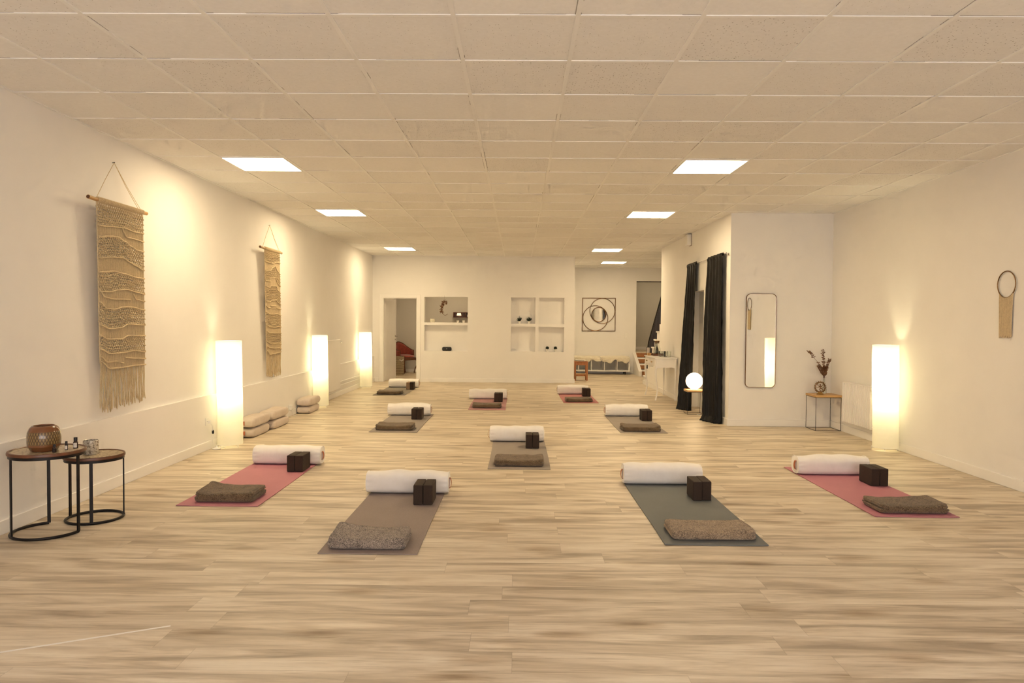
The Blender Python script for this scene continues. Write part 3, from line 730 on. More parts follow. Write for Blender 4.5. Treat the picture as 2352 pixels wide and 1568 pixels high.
# ------------------------------------------------------------------ macrame hangings
def lerp_poly(pts, u):
    if u <= pts[0][0]: return pts[0][1]
    for (a, A), (b, B) in zip(pts, pts[1:]):
        if u <= b:
            s = (u - a) / (b - a); s = s * s * (3 - 2 * s); return A + (B - A) * s
    return pts[-1][1]
def make_macrame(label, y_d0, y_d1, y0, y1, zt, zb, zf, xoff, nail_y, nail_z, ridges, bands, extra, shear, ns, seed, pole, group):
    rnd = random.Random(seed)
    t = thing('macrame_hanging', label, 'wall hanging', (xoff, (y0 + y1) / 2, zt), group=group)
    yc = (y0 + y1) / 2; W = y1 - y0
    def P(u, v, dx=0.0):   # v: 0 top .. 1 bottom of the knotted cloth
        return (-.004 - .038 * min(v, 1.0) + dx, (u - .5) * W + shear * v, (zb - zt) * v - .022 + (1 - v) * .004 * math.sin(u * 9 + seed))
    zd = .0
    pl = MB().tube([(0, y_d0 - yc + (y_d1 - y_d0) * k / 12, zd + .003 * math.sin(k * 1.3 + seed)) for k in range(13)], [.0155 + .0012 * math.sin(k * 2.1 + seed) for k in range(13)], 16)
    pl.build('dowel', pole, t)
    MB().lathe([(.0135, 0), (.0135, -.0016)], (0, y_d0 - yc, zd), 16, axis='y').build('dowel_end', 'bamboo_end', t); MB().lathe([(.0135, 0), (.0135, .0016)], (0, y_d1 - yc, zd), 16, axis='y').build('dowel_end', 'bamboo_end', t)
    # hitch knots round the dowel
    hk = MB(); nh = int(ns * .9)
    for i in range(nh):
        y = -W / 2 + W * (i + .5) / nh; hk.tube(ring((0, y, zd), .0185, 10, 'xz'), .0052, 5, closed=True)
    hk.build('hitch_knots', 'cotton', t)
    na = (XL + .006 - xoff, nail_y - yc, nail_z - zt)
    cd_ = MB()
    for (a, s) in ((y_d0 - yc + .115 * (W / .69), 1), (y_d1 - yc - .14 * (W / .69), 1), (y_d1 - yc - .10 * (W / .69), 1)):
        cd_.tube([(0, a, .019), (na[0] * .5, (a + na[1]) / 2, (na[2] + .016) / 2 - .002), (na[0] + .010, na[1], na[2])], .0024, 5)
    cd_.build('hanging_cord', 'cotton', t)
    MB().tube([(XL - xoff, na[1], na[2]), (XL - xoff + .022, na[1], na[2] + .004)], .003, 6).build('nail', 'black_metal', t)
    # strands: plain warp, crossed into an open lattice inside the knot bands
    st = MB(); sp = W / ns; seg = 150
    for i in range(ns):
        u0_ = (i + .5) / ns; pts = []; ph = rnd.uniform(-.4, .4)
        top_v, bot_v = 0.0, lerp_poly(ridges[-1], u0_)
        for k in range(seg + 1):
            v = top_v + (bot_v - top_v) * k / seg
            inb = 0
            for (ra, rb) in bands:
                va = 0.0 if ra is None else lerp_poly(ridges[ra], u0_); vb = lerp_poly(ridges[rb], u0_)
                if va < v < vb: inb = min(1, (v - va) / .006, (vb - v) / .006)
            zz = (zt - zb) * v
            s = math.sin(2 * PI * zz / .040 + (PI if i % 2 else 0)); c2 = math.sin(4 * PI * zz / .040 + (PI if i % 2 else 0))
            du = s * sp * .62 * inb / W + .0012 * nz(i * 3.1, v * 9, seed) ; dx = .004 * inb * c2 + .0015 * nz(i * 5.7, v * 30)
            pts.append(P(u0_ + du, v, dx))
        st.tube(pts, sp * .36, 4, cap=False)
    st.build('woven_cords', 'cotton', t, ang=180)
    for (ra, rb) in bands:   # rows of small knots inside each lattice band
        kn = MB()
        for i in range(0, ns, 2):
            u0_ = (i + 1.0) / ns
            va = .004 if ra is None else lerp_poly(ridges[ra], u0_); vb = lerp_poly(ridges[rb], u0_)
            nrow = max(1, int((vb - va) * (zt - zb) / .021)); 
            for r_ in range(nrow):
                v = va + (vb - va) * (r_ + .5 + rnd.uniform(-.12, .12)) / nrow; p = P(u0_ + (1 / ns if r_ % 2 else 0) * .9, v, .006)
                kn.tube([(p[0], p[1] - sp * .75, p[2] + .003), (p[0] + .004, p[1], p[2]), (p[0], p[1] + sp * .75, p[2] - .003)], sp * .30, 5)
        kn.build('knot_band', 'cotton', t, ang=180)
    for poly in ridges + extra:
        ua, ub = poly[0][0], poly[-1][0]
        pts = [P(ua + (ub - ua) * k / 60, lerp_poly(poly, ua + (ub - ua) * k / 60), .010) for k in range(61)]
        r_ = MB().tube(pts, [.0062 + .0012 * math.sin(k * 1.9) for k in range(61)], 7); r_.build('ridge_cord', 'cotton', t, ang=180)
    for u_ in (0.0, 1.0):   # edge cords
        MB().tube([P(u_, .97 * k / 60, .002) for k in range(61)], .0045, 6).build('edge_cord', 'cotton', t, ang=180)
    fr = MB(); nf = int(ns * 1.15)
    for i in range(nf):
        u0_ = (i + .5) / nf; vb = lerp_poly(ridges[-1], u0_); a = P(u0_, vb)
        zl = (zf[0] + (zf[1] - zf[0]) * u0_) - zt + rnd.uniform(-.02, .045); pts = []; wob = rnd.uniform(-.012, .012); px = rnd.uniform(-.006, .008)
        for k in range(15):
            s = k / 14; pts.append((a[0] + px * s + .002 * math.sin(s * 6 + i), a[1] + wob * s + .006 * nz(i * 1.7, s * 3, seed) * 2 + shear * .06 * s, a[2] + (zl - a[2]) * s))
        fr.tube(pts, [.0034] * 12 + [.0046, .005, .0032], 5)
    fr.build('fringe', 'cotton', t, ang=180)
def norm(polys, x0=355., x1=610., t0=300., t1=360., b0=1240., b1=1215.):
    return [[(u, (Y - (t0 + (t1 - t0) * u)) / ((b0 + (b1 - b0) * u) - (t0 + (t1 - t0) * u))) for u, Y in p] for p in polys]
R1 = norm([[(0, 428), (.3, 432), (.55, 440), (.75, 455), (1, 465)], [(0, 490), (.25, 485), (.4, 490), (.55, 515), (.7, 540), (.85, 560), (1, 568)],
           [(0, 610), (.3, 603), (.5, 608), (.65, 630), (.8, 650), (1, 675)], [(0, 690), (.3, 683), (.5, 697), (.8, 715), (1, 722)],
           [(0, 800), (.2, 800), (.4, 790), (.6, 788), (.8, 800), (1, 812)], [(0, 860), (.15, 895), (.3, 900), (.5, 888), (.7, 888), (1, 903)],
           [(0, 990), (.2, 1012), (.45, 1005), (.6, 985), (1, 990)], [(0, 1050), (.15, 1072), (.45, 1070), (.6, 1052), (1, 1052)],
           [(0, 1130), (.2, 1155), (.5, 1150), (.7, 1140), (1, 1145)], [(0, 1200), (.2, 1243), (.5, 1235), (.75, 1225), (1, 1220)]])
X1 = norm([[(.5, 440), (.53, 462), (.6, 492), (.8, 498), (1, 512)], [(0, 790), (.1, 830), (.3, 842), (.65, 845)], [(0, 1172), (.14, 1204), (.3, 1200), (.48, 1210)], [(.52, 1180), (.75, 1184), (1, 1185)], [(.72, 812), (.8, 842), (1, 853)]])
make_macrame('large cream macrame wall hanging on bamboo dowel, nearest the camera', 5.575, 6.45, 5.69, 6.385, 2.383, 1.05, (.665, .705), -3.362, 6.07, 2.752,
             R1, [(None, 0), (1, 2), (3, 4), (5, 6), (7, 8)], X1, .095, 46, 3, 'bamboo', 'cream macrame wall hangings')
def norm2(polys): return norm(polys, t0=68., t1=118., b0=1235., b1=1190.)
R2 = norm2([[(0, 200), (.35, 210), (.5, 222), (.7, 208), (1, 215)], [(0, 300), (.3, 292), (.5, 262), (.65, 250), (.8, 300), (1, 335)], [(0, 412), (.28, 412), (.34, 375), (.66, 378), (.8, 440), (1, 468)],
            [(0, 470), (.25, 484), (.35, 465), (.7, 470), (.8, 510), (1, 540)], [(0, 640), (.28, 642), (.36, 625), (.68, 622), (.8, 650), (1, 670)], [(0, 765), (.2, 778), (.5, 780), (.72, 772), (1, 784)],
            [(0, 905), (.2, 922), (.6, 925), (.75, 912), (1, 915)], [(0, 975), (.2, 992), (.6, 988), (1, 982)], [(0, 1095), (.2, 1110), (.5, 1108), (.8, 1095), (1, 1105)], [(0, 1200), (.2, 1240), (.5, 1222), (.7, 1208), (1, 1190)]])
X2 = norm2([[(.3, 208), (.5, 222), (.7, 210)], [(.0, 692), (.12, 708), (.28, 708)], [(.3, 688), (.66, 688)], [(.7, 710), (.85, 715), (1, 716)], [(0, 1150), (.2, 1164), (.6, 1160), (.8, 1148), (1, 1156)]])
make_macrame('smaller-looking cream macrame wall hanging on pale branch, above the cushion stacks', 9.30, 10.14, 9.47, 10.06, 2.383, 1.0, (.655, .66), -3.368, 9.86, 2.735,
             R2, [(None, 0), (1, 2), (3, 4), (5, 6), (7, 8)], X2, .17, 40, 8, 'driftwood', 'cream macrame wall hangings')

# hoop hanging on the right wall (seen in the mirror)
t = thing('hoop_wall_hanging', 'small round hoop with cream woven strip on the right wall', 'wall hanging', (XR - .012, 6.44, 1.80))
MB().tube(ring((0, 0, 0), .118, 48, 'yz'), .005, 8, closed=True).build('hoop', 'bronze', t)
st = MB()
for i in range(16):
    y = -.085 + .17 * i / 15; z0 = -math.sqrt(max(0, .118 ** 2 - y * y)); st.tube([(0, y, z0), (-.002, y * .9, -.30), (0, y * .88, -.47 + .01 * math.sin(i * 2))], .0062, 5)
st.build('woven_strip', 'cotton', t)

# ------------------------------------------------------------------ radiators and pipes
t = thing('flat_panel_radiator', 'flat white panel radiator on the left wall between two floor lamps', 'radiator', (XLO + .012, 12.75, 0))
MB().box(.035, .085, -.50, .56, .165, 1.085).build('front_panel', 'trim', t, bev=.008)
MB().box(.0, .035, -.30, -.26, .25, 1.0).box(.0, .035, .32, .36, .25, 1.0).build('wall_bracket', 'trim', t)
v = MB().lathe([(.011, 0), (.011, .05), (.024, .052), (.024, .11), (.020, .118)], (.06, .56, 1.03), 18, axis='y').build('valve', 'chrome', t); v['label'] = 'steel radiator valve'
pp = MB().tube([(.022, .58, .20), (.022, 2.9, .20)], .009, 8).tube([(.022, .45, .27), (.022, 2.9, .27)], .009, 8)
t2 = pp.build('heating_pipes', 'trim'); t2.location = (XLO, 12.75, 0); tag(t2, 'pair of thin white heating pipes low along the left wall', 'pipe')
t = thing('ribbed_radiator', 'white ribbed radiator on the right wall behind the floor lamp', 'radiator', (XR, 9.04, 0))
rb = MB(); y = -.36
while y < .355:
    rb.box(-.105, -.030, y, y + .022, .165, .672); y += .0345
rb.box(-.095, -.03, -.37, .36, .17, .665)
rb.build('ribbed_body', 'trim', t, bev=.004)
MB().box(-.112, -.026, -.378, -.366, .16, .68).build('side_panel', 'trim', t, bev=.003); MB().box(-.112, -.026, .356, .368, .16, .68).build('side_panel', 'trim', t, bev=.003)
MB().box(-.108, -.026, -.378, .368, .672, .682).build('top_grille', 'trim', t, bev=.002)
MB().box(-.03, 0, -.25, -.22, .25, .6).box(-.03, 0, .2, .23, .25, .6).build('wall_bracket', 'trim', t)
MB().lathe([(.014, 0), (.022, -.015), (.030, -.02), (.031, -.07), (.026, -.078)], (-.090, -.372, .645), 22, axis='y').build('thermostat_valve', 'cream_ceramic', t)
MB().lathe([(.012, 0), (.016, -.03), (.012, -.034)], (-.075, -.372, .195), 16, axis='y').build('drain_valve', 'trim', t)

# ------------------------------------------------------------------ nesting tables
def nest_table(name, label, cx, cy, r, z, legs, arc, hgt_rim=.022):
    t = thing(name, label, 'side table', (cx, cy, 0), group='round nesting side tables')
    MB().lathe([(.001, z - .010), (r * .93, z - .010), (r * .93, z), (.001, z)], (0, 0, 0), 64, False).build('tabletop', 'mosaic', t)
    rm = MB().lathe([(r * .93, z - .012), (r, z - .014), (r * 1.005, z - .004), (r * .99, z + .005), (r * .955, z + .006), (r * .93, z + .001)], (0, 0, 0), 64, False)
    rm.build('rim', 'dark_wood', t)
    MB().lathe([(r * .88, z - .034), (r * .97, z - .034), (r * .97, z - .013), (r * .88, z - .013), (r * .88, z - .034)], (0, 0, 0), 64, False).build('top_ring', 'black_metal', t)
    br = MB(); a0, a1 = arc; n = 56; full = abs(a1 - a0 - 2 * PI) < .01
    rr = r * .93; pts = [(rr * math.cos(a0 + (a1 - a0) * k / (n if full else n - 1)), rr * math.sin(a0 + (a1 - a0) * k / (n if full else n - 1)), .0097) for k in range(n)]
    br.tube(pts, .0095, 8, closed=full); br.build('base_ring', 'black_metal', t)
    for a in legs:
        a = math.radians(a); x, y = rr * math.cos(a), rr * math.sin(a)
        MB().box(-.0105, .0105, -.005, .005, .010, z - .02).build('leg', 'black_metal', t, bev=.001).location = (x, y, 0)
        kids_ = [o for o in t.children if o.name.startswith('leg')]; kids_[-1].rotation_euler = (0, 0, a + PI / 2)
    return t
nest_table('nesting_table', 'higher round nesting table with mosaic top at the left edge', -3.150, 4.745, .228, .552, (-3, 122, 232), (math.radians(122), math.radians(357)))
nest_table('nesting_table', 'lower round nesting table with mosaic top, nearer the wall hanging', -3.030, 5.075, .196, .462, (-66, 27, 178), (0, 2 * PI))
# bowl-shaped lantern
t = MB(); prof = [(.001, 0), (.070, 0), (.080, .006), (.092, .03), (.097, .033), (.099, .06), (.100, .09), (.095, .125), (.084, .152), (.070, .166), (.062, .168), (.060, .160), (.072, .145), (.085, .12), (.088, .08), (.080, .03), (.001, .02)]
t.lathe(prof, (0, 0, 0), 64, False)
o = t.build('ceramic_lantern', 'lantern'); o.location = (-3.155, 4.72, .553)
uvl = o.data.uv_layers.new(name='UVMap')
for p in o.data.polygons:
    for li in p.loop_indices:
        co = o.data.vertices[o.data.loops[li].vertex_index].co; a = math.atan2(co.y, co.x) / (2 * PI) + .5
        uvl.data[li].uv = (a, co.z / .168)
    us = [uvl.data[li].uv[0] for li in p.loop_indices]
    if max(us) - min(us) > .5:
        for li in p.loop_indices:
            if uvl.data[li].uv[0] < .5: uvl.data[li].uv[0] += 1
tag(o, 'bulbous brown glazed lantern with dark lattice pattern on the higher nesting table', 'lantern')
def vial(x, y, z, r, h, lab):
    t = thing('oil_bottle', lab, 'bottle', (x, y, z), group='essential oil bottles')
    MB().lathe([(.001, 0), (r, 0), (r, h * .58), (r * .6, h * .68), (r * .55, h * .72), (.001, h * .72)], (0, 0, 0), 20, False).build('bottle_body', 'amber', t)
    MB().lathe([(.001, h * .68), (r * .78, h * .68), (r * .78, h), (.001, h)], (0, 0, 0), 18, False).build('cap', 'black', t)
    g = MB(); g.grid(lambda u, v: (r * 1.02 * math.cos(-2.6 + u * 2.1), r * 1.02 * math.sin(-2.6 + u * 2.1), h * (.10 + .42 * v)), 12, 2); g.build('paper_label', 'dark_gap' if r == .0115 else 'paper_label', t)
vial(-3.041, 4.650, .553, .0115, .054, 'darkest small oil bottle standing in front of the brown lantern')
vial(-3.022, 4.745, .553, .0095, .058, 'slim small oil bottle with white label, left of the taller bottle')
vial(-3.000, 4.810, .553, .0150, .074, 'tallest small amber oil bottle, nearest the silvered tealight glass')
g = MB().lathe([(.001, 0), (.046, 0), (.050, .006), (.050, .098), (.0475, .100), (.045, .098), (.045, .01), (.001, .008)], (0, 0, 0), 40, False).build('tealight_glass', 'mercury')
g.location = (-3.062, 5.085, .463); tag(g, 'silvered patterned tealight glass on the lower nesting table', 'candle holder')

# ------------------------------------------------------------------ wire-frame side tables
def wire_table(x0, x1, y0, y1, h, label):
    t = thing('wire_side_table', label, 'side table', ((x0 + x1) / 2, (y0 + y1) / 2, 0), group='wire-frame side tables with oak tops')
    a, b = (x1 - x0) / 2, (y1 - y0) / 2; q = .005
    MB().box(-a - .006, a + .006, -b - .006, b + .006, h - .030, h).build('tabletop', 'oak_light', t, bev=.003)
    for z, nm in ((h - .034, 'top_frame'), (.005, 'bottom_frame')):
        m = MB().box(-a, a, -b - q / 2 + q / 2, -b + q, z - q / 2, z + q / 2).box(-a, a, b - q, b, z - q / 2, z + q / 2).box(-a, -a + q, -b, b, z - q / 2, z + q / 2).box(a - q, a, -b, b, z - q / 2, z + q / 2)
        m.build(nm, 'black_metal', t, smooth=False)
    for sx in (-1, 1):
        for sy in (-1, 1):
            xx, yy = sx * (a - q / 2), sy * (b - q / 2)
            MB().box(xx - q / 2, xx + q / 2, yy - q / 2, yy + q / 2, .0025, h - .034).build('leg', 'black_metal', t, smooth=False)
    return t
wire_table(3.992, 4.332, 9.615, 9.945, .482, 'black wire-frame side table with oak top in the right corner')
wire_table(2.655, 2.915, 11.22, 11.47, .385, 'black wire-frame side table with oak top between the black curtains')
# globe lamp
t = thing('globe_lamp', 'glowing white globe lamp on the table between the black curtains', 'table lamp', (2.785, 11.345, .386))
MB().lathe([(.001, 0), (.055, 0), (.055, .010), (.001, .010)], (0, 0, 0), 32, False).build('base', 'white_plastic', t)
pr = [(.052, .008)] + [(.131 * math.sin(a), .134 - .131 * math.cos(a)) for a in [math.radians(28 + 150 * k / 22) for k in range(23)]] + [(.001, .265)]
MB().lathe(pr, (0, 0, 0), 48, False).build('globe', 'globe', t)
# power strip by the globe table
t = thing('power_strip', 'white power strip with cable beside the globe lamp table', 'power strip', (2.935, 11.165, .0))
MB().box(-.040, -.002, -.028, .028, .10, .36).build('strip_body', 'white_plastic', t, bev=.005)
MB().tube([(-.02, 0, .10), (-.03, .0, .04), (-.05, -.03, .006), (-.10, -.04, .006), (-.14, .02, .006)], .0045, 8).build('cable', 'white_plastic', t)
# ornament and vase on the corner table
t = thing('dancing_figure_ornament', 'round bronze ornament with toothed ring and dancing figure on the corner table', 'ornament', (4.095, 9.735, .483))
rg = MB().tube(ring((0, 0, .098), .066, 40, 'xz'), .0085, 8, closed=True)
for k in range(20):
    a = 2 * PI * k / 20
    if -PI / 2 - .35 < (a if a < PI else a - 2 * PI) < -PI / 2 + .35: continue
    rg.tube([(.072 * math.cos(a), 0, .098 + .072 * math.sin(a)), (.087 * math.cos(a), 0, .098 + .087 * math.sin(a))], [.0075, .002], 6)
rg.build('toothed_ring', 'bronze', t)
MB().lathe([(.001, 0), (.046, 0), (.048, .008), (.036, .016), (.028, .026), (.030, .032), (.001, .034)], (0, 0, 0), 28, False).build('pedestal', 'brass', t)
fg = MB().tube([(0, 0, .032), (.004, 0, .05), (-.006, 0, .066), (.004, -.002, .082), (.0, 0, .10), (.002, 0, .118), (.002, 0, .124), (.002, 0, .136), (.002, 0, .142)], [.005, .0055, .006, .009, .008, .010, .004, .008, .002], 8)
fg.tube([(.004, 0, .082), (.024, -.006, .078), (.034, -.006, .064), (.026, -.006, .052)], [.007, .006, .004, .003], 7)
for s in (-1, 1):
    fg.tube([(0, 0, .116), (s * .022, -.003, .112), (s * .034, -.003, .126), (s * .042, 0, .138)], [.005, .004, .003, .003], 6)
    fg.tube([(0, 0, .114), (s * .020, -.006, .100), (s * .036, -.006, .094), (s * .054, 0, .098)], [.005, .004, .003, .003], 6)
    fg.tube([(0, 0, .136), (s * .02, .002, .140), (s * .048, .002, .118)], [.004, .002, .001], 5)
fg.build('dancer', 'bronze', t)
t = thing('glass_vase', 'slim clear glass vase behind the bronze ornament', 'vase', (4.195, 9.85, .483))
MB().lathe([(.001, 0), (.026, 0), (.031, .01), (.033, .06), (.028, .10), (.013, .135), (.010, .16), (.012, .20), (.010, .20), (.008, .16), (.011, .137), (.025, .10), (.030, .06), (.028, .012), (.001, .008)], (0, 0, 0), 32, False).build('vase_body', 'glass', t)
t = thing('dried_branches', 'dried brown eucalyptus and flower branches standing in the glass vase', 'dried branches', (4.195, 9.85, .495))
rnd = random.Random(4)
stems = [[(0, 0, .0), (0, 0, .19), (-.02, -.01, .30), (-.10, -.02, .42), (-.20, -.03, .53), (-.235, -.03, .565)], [(0, 0, 0), (0, 0, .19), (-.005, 0, .34), (-.02, .0, .48), (-.025, .0, .60)],
         [(0, 0, 0), (.0, 0, .19), (.02, 0, .30), (.045, -.01, .40), (.07, -.01, .46)], [(0, 0, 0), (0, 0, .19), (.005, -.01, .28), (.02, -.02, .36)], [(0, 0, 0), (0, 0, .19), (-.03, 0, .27), (-.07, 0, .33), (-.08, 0, .37)]]
lf_ = MB(); fl_ = MB()
def leaf(mb, p, d, L, w_):
    d = Vector(d).normalized(); s = d.cross(Vector((rnd.uniform(-.3, .3), 1, rnd.uniform(-.3, .3)))).normalized(); p = Vector(p); q = Vector((0, -.004, 0))
    a = p; b1 = p + d * L * .35 + s * w_; b2 = p + d * L * .35 - s * w_; c1 = p + d * L * .75 + s * w_ * .8; c2 = p + d * L * .75 - s * w_ * .8; e = p + d * L; mdl = p + d * L * .5 + q
    mb.add([a, b1, c1, e, c2, b2, mdl], [(0, 1, 6), (1, 2, 6), (2, 3, 6), (3, 4, 6), (4, 5, 6), (5, 0, 6)])
for si, s in enumerate(stems):
    MB().tube(s, [.0022] * (len(s) - 1) + [.001], 6).build('stem', 'twig', t)
    pts = [Vector(p) for p in s[1:]]
    for k in range(len(pts) - 1):
        for m_ in range(7):
            f_ = (m_ + rnd.random() * .5) / 7; p = pts[k].lerp(pts[k + 1], f_)
            if k == 0 and f_ < .45: continue
            if si == 0 and k in (2,) and f_ < .55: continue
            for sd in (-1, 1):
                dd = (sd * rnd.uniform(.5, 1), rnd.uniform(-.5, .3), rnd.uniform(.0, .7)); leaf(lf_, p, dd, rnd.uniform(.018, .034), rnd.uniform(.005, .009))
for k in range(64):
    a = rnd.uniform(0, 2 * PI); e = rnd.uniform(-.5, 1.2); dd = (math.cos(a) * math.cos(e), math.sin(a) * math.cos(e), math.sin(e)); leaf(fl_, (.0, -.01, .325), dd, rnd.uniform(.035, .075), .006)
for k in range(26):
    a = rnd.uniform(0, 2 * PI); dd = (math.cos(a) * .6, math.sin(a) * .5, .6); leaf(fl_, (.0 + .01 * math.cos(a), -.01, .24), dd, rnd.uniform(.03, .05), .006)
lf_.build('leaves', 'dry_leaf', t, smooth=False, solid=.0008); fl_.build('flower_heads', 'twig', t, smooth=False, solid=.0008)

# ------------------------------------------------------------------ tall rounded mirror on the alcove wall
def rrect(w_, h_, r, n=8):
    out = []
    for cx, cz, a0 in ((w_ / 2 - r, h_ / 2 - r, 0), (-w_ / 2 + r, h_ / 2 - r, PI / 2), (-w_ / 2 + r, -h_ / 2 + r, PI), (w_ / 2 - r, -h_ / 2 + r, 1.5 * PI)):
        for k in range(n + 1):
            a = a0 + PI / 2 * k / n; out.append((cx + r * math.cos(a), cz + r * math.sin(a)))
    return out
t = thing('tall_mirror', 'tall narrow mirror with rounded corners and thin bronze frame on the alcove wall', 'mirror', (3.371, 10.005, 1.198))
o_, i_ = rrect(.420, 1.306, .062), rrect(.408, 1.294, .056); n = len(o_)
fr = MB(); vs = []
for y in (-.014, .012):
    vs += [(p[0], y, p[1]) for p in o_] + [(p[0], y, p[1]) for p in i_]
fs = []
for k in range(n):
    k2 = (k + 1) % n
    fs += [(k, k2, n + k2, n + k), (2 * n + k, 3 * n + k, 3 * n + k2, 2 * n + k2), (k, 2 * n + k, 2 * n + k2, k2), (n + k, n + k2, 3 * n + k2, 3 * n + k)]
fr.add(vs, fs).build('mirror_frame', 'bronze', t)
MB().prism([(p[0], p[1]) for p in i_], -.004, .010).build('mirror_glass', 'mirror', t, smooth=False)
t.rotation_euler = (0, 0, 0.0)

# ------------------------------------------------------------------ curtains on the alcove side wall
CX = 2.895
t = thing('curtain_rod', 'thin metal curtain rod on the side wall above the black curtains', 'curtain rod', (CX, 11.2, 2.415))
MB().tube([(0, -1.13, 0), (0, 1.22, 0)], .006, 10).build('rod', 'chrome', t)
for s, y in ((-1, -1.13), (1, 1.22)):
    MB().lathe([(.001, -.012), (.011, -.008), (.013, 0), (.011, .008), (.001, .012)], (0, y, 0), 16, axis='y').build('finial', 'chrome', t)
    yb = y - s * .035
    MB().tube([(0, yb, -.006), (.03, yb, -.006), (.045, yb, -.002)], .005, 8).lathe([(.016, .037), (.016, .045)], (0, yb, -.006), 16, axis='x').build('bracket', 'chrome', t)
def make_curtain(label, ty0, ty1, b0, b1, nf, seed, flare, dtop=.020, dmid=.05):
    # ty0..ty1: y range on the rod; b0, b1: bottom corners (x,y) of the hem
    t = thing('blackout_curtain', label, 'curtain', (CX, (ty0 + ty1) / 2, 0), group='black curtains')
    rnd = random.Random(seed); ph = rnd.random() * 9; oy = (ty0 + ty1) / 2
    b = MB()
    def fn(u, v):
        z = 2.44 * (1 - v) + .004
        w_ = v ** 1.25
        tx, tyy = 0.0, ty0 + (ty1 - ty0) * u
        bx = b0[0] + (b1[0] - b0[0]) * u - CX; by = b0[1] + (b1[1] - b0[1]) * u
        x = tx * (1 - w_) + bx * w_; y = tyy * (1 - w_) + by * w_
        dep = dtop + (dmid - dtop) * min(1, v * 2.2)
        f_ = math.sin(2 * PI * nf * u + ph + .6 * math.sin(v * 3 + ph)); f2 = math.sin(2 * PI * nf * 2.3 * u + ph * 2 + 1.5 * v)
        x -= dep * (.5 + .5 * f_) * .8 + dep * .25 * f2 * v
        x += -.006 * nz(u * 6, v * 7, seed) - .008 * nz(u * 14, v * 22, seed + 3) * (.3 + v)
        y += .010 * math.cos(2 * PI * nf * u + ph) * v
        if v < .012: x += .01
        if v > .97: k_ = (v - .97) / .03; x -= flare * k_ * (.5 + .5 * f_); y -= flare * .6 * k_ * (.5 + .5 * math.sin(u * 5))
        if v < .03: x -= .008 * math.sin(v / .03 * PI)
        return (min(x, .030), y - oy, z if v > .0 else z)
    b.grid(fn, 90, 130)
    b.build('fabric', 'curtain', t, ang=180, solid=.003)
    MB().tube([(-.002, ty0 - oy + (ty1 - ty0) * k / 40, 2.415 + .004 * math.sin(k * 2.2)) for k in range(41)], [.016 + .003 * math.sin(k * 1.7) for k in range(41)], 8).build('rod_pocket', 'curtain', t, ang=180)
make_curtain('long black curtain gathered at the far end of the rod', 12.36, 11.74, (2.700, 11.97), (2.84, 11.66), 4, 2, .02, .018, .055)
make_curtain('long black curtain at the near end of the rod, beside the wall corner', 11.02, 10.20, (2.765, 10.62), (2.915, 10.16), 5, 6, .05, .02, .055)
# alarm box under the ceiling
t = thing('alarm_siren_box', 'small white alarm box high on the curtain wall under the ceiling', 'alarm box', (2.94, 12.30, 2.765))
MB().box(-.075, 0, 0, .14, 0, .19).build('housing', 'white_plastic', t, bev=.010)
MB().box(-.004, .0, -.008, .148, -.006, .196).build('back_plate', 'dark_wood', t, bev=.002)

# ------------------------------------------------------------------ console table
t = thing('console_table', 'white console table with curved legs against the lobby side wall', 'table', (2.53, 13.20, 0))
TW, TD, TH = .385, 1.10, .795
MB().prism([(-.02, -.02), (.39, -.02), (.39, 1.13), (-.02, 1.13), (-.035, .9), (-.02, .72), (-.035, .555), (-.02, .40), (-.035, .2)], TH - .022, TH, 'z').build('tabletop', 'trim', t, bev=.004)
def apron(pts_fn, a, b, n=24):
    top = [(a + (b - a) * k / n, TH - .022) for k in range(n + 1)]; bot = [(a + (b - a) * k / n, pts_fn(k / n)) for k in range(n + 1)]
    return top + list(reversed(bot))
sc = lambda s: TH - .175 - .030 * abs(math.cos(PI * s * 1.0)) ** 2 + .012 * math.sin(3 * PI * s)
MB().prism(apron(sc, 0.02, .37), .0, .016).build('side_apron', 'trim', t)
MB().prism(apron(sc, 0.02, .37), 1.085, 1.10).build('side_apron', 'trim', t)
MB().prism(apron(lambda s: TH - .17 - .03 * abs(math.cos(2 * PI * s)), .0, 1.10), .0, .016, 'x').build('front_apron', 'trim', t)
MB().box(.365, .38, .0, 1.10, TH - .17, TH - .022).build('back_apron', 'trim', t)
for q, yy in enumerate((.06, .57)):
    dr = MB().box(-.010, .002, yy, yy + .47, TH - .150, TH - .035).build('drawer', 'trim', t, bev=.003)
    MB().lathe([(.006, 0), (.005, -.012), (.013, -.02), (.012, -.028), (.003, -.031)], (-.010, yy + .235, TH - .092), 16, axis='x').build('knob', 'brass', dr)
for sx in (0, 1):
    for sy in (0, 1):
        cx, cy = (.022, .365)[sx], (.022, 1.078)[sy]; ox, oy = (-1, 1)[sx], (-1, 1)[sy]
        if sx: ox = 0
        pts = []; rr = []
        for k in range(19):
            s = k / 18; z = (TH - .03) * (1 - s); bul = .020 * math.sin(min(1, s * 1.6) * PI) * (1 if s < .625 else 0) - .014 * math.sin(max(0, (s - .5) * 2) * PI) + .030 * max(0, s - .8) * 5 * .6
            pts.append((cx + ox * bul, cy + oy * bul * .5, max(z, .002))); rr.append(.024 - .013 * min(1, s * 1.25) + .004 * max(0, (s - .9) * 10))
        MB().tube(pts, rr, 10).build('leg', 'trim', t, ang=60)
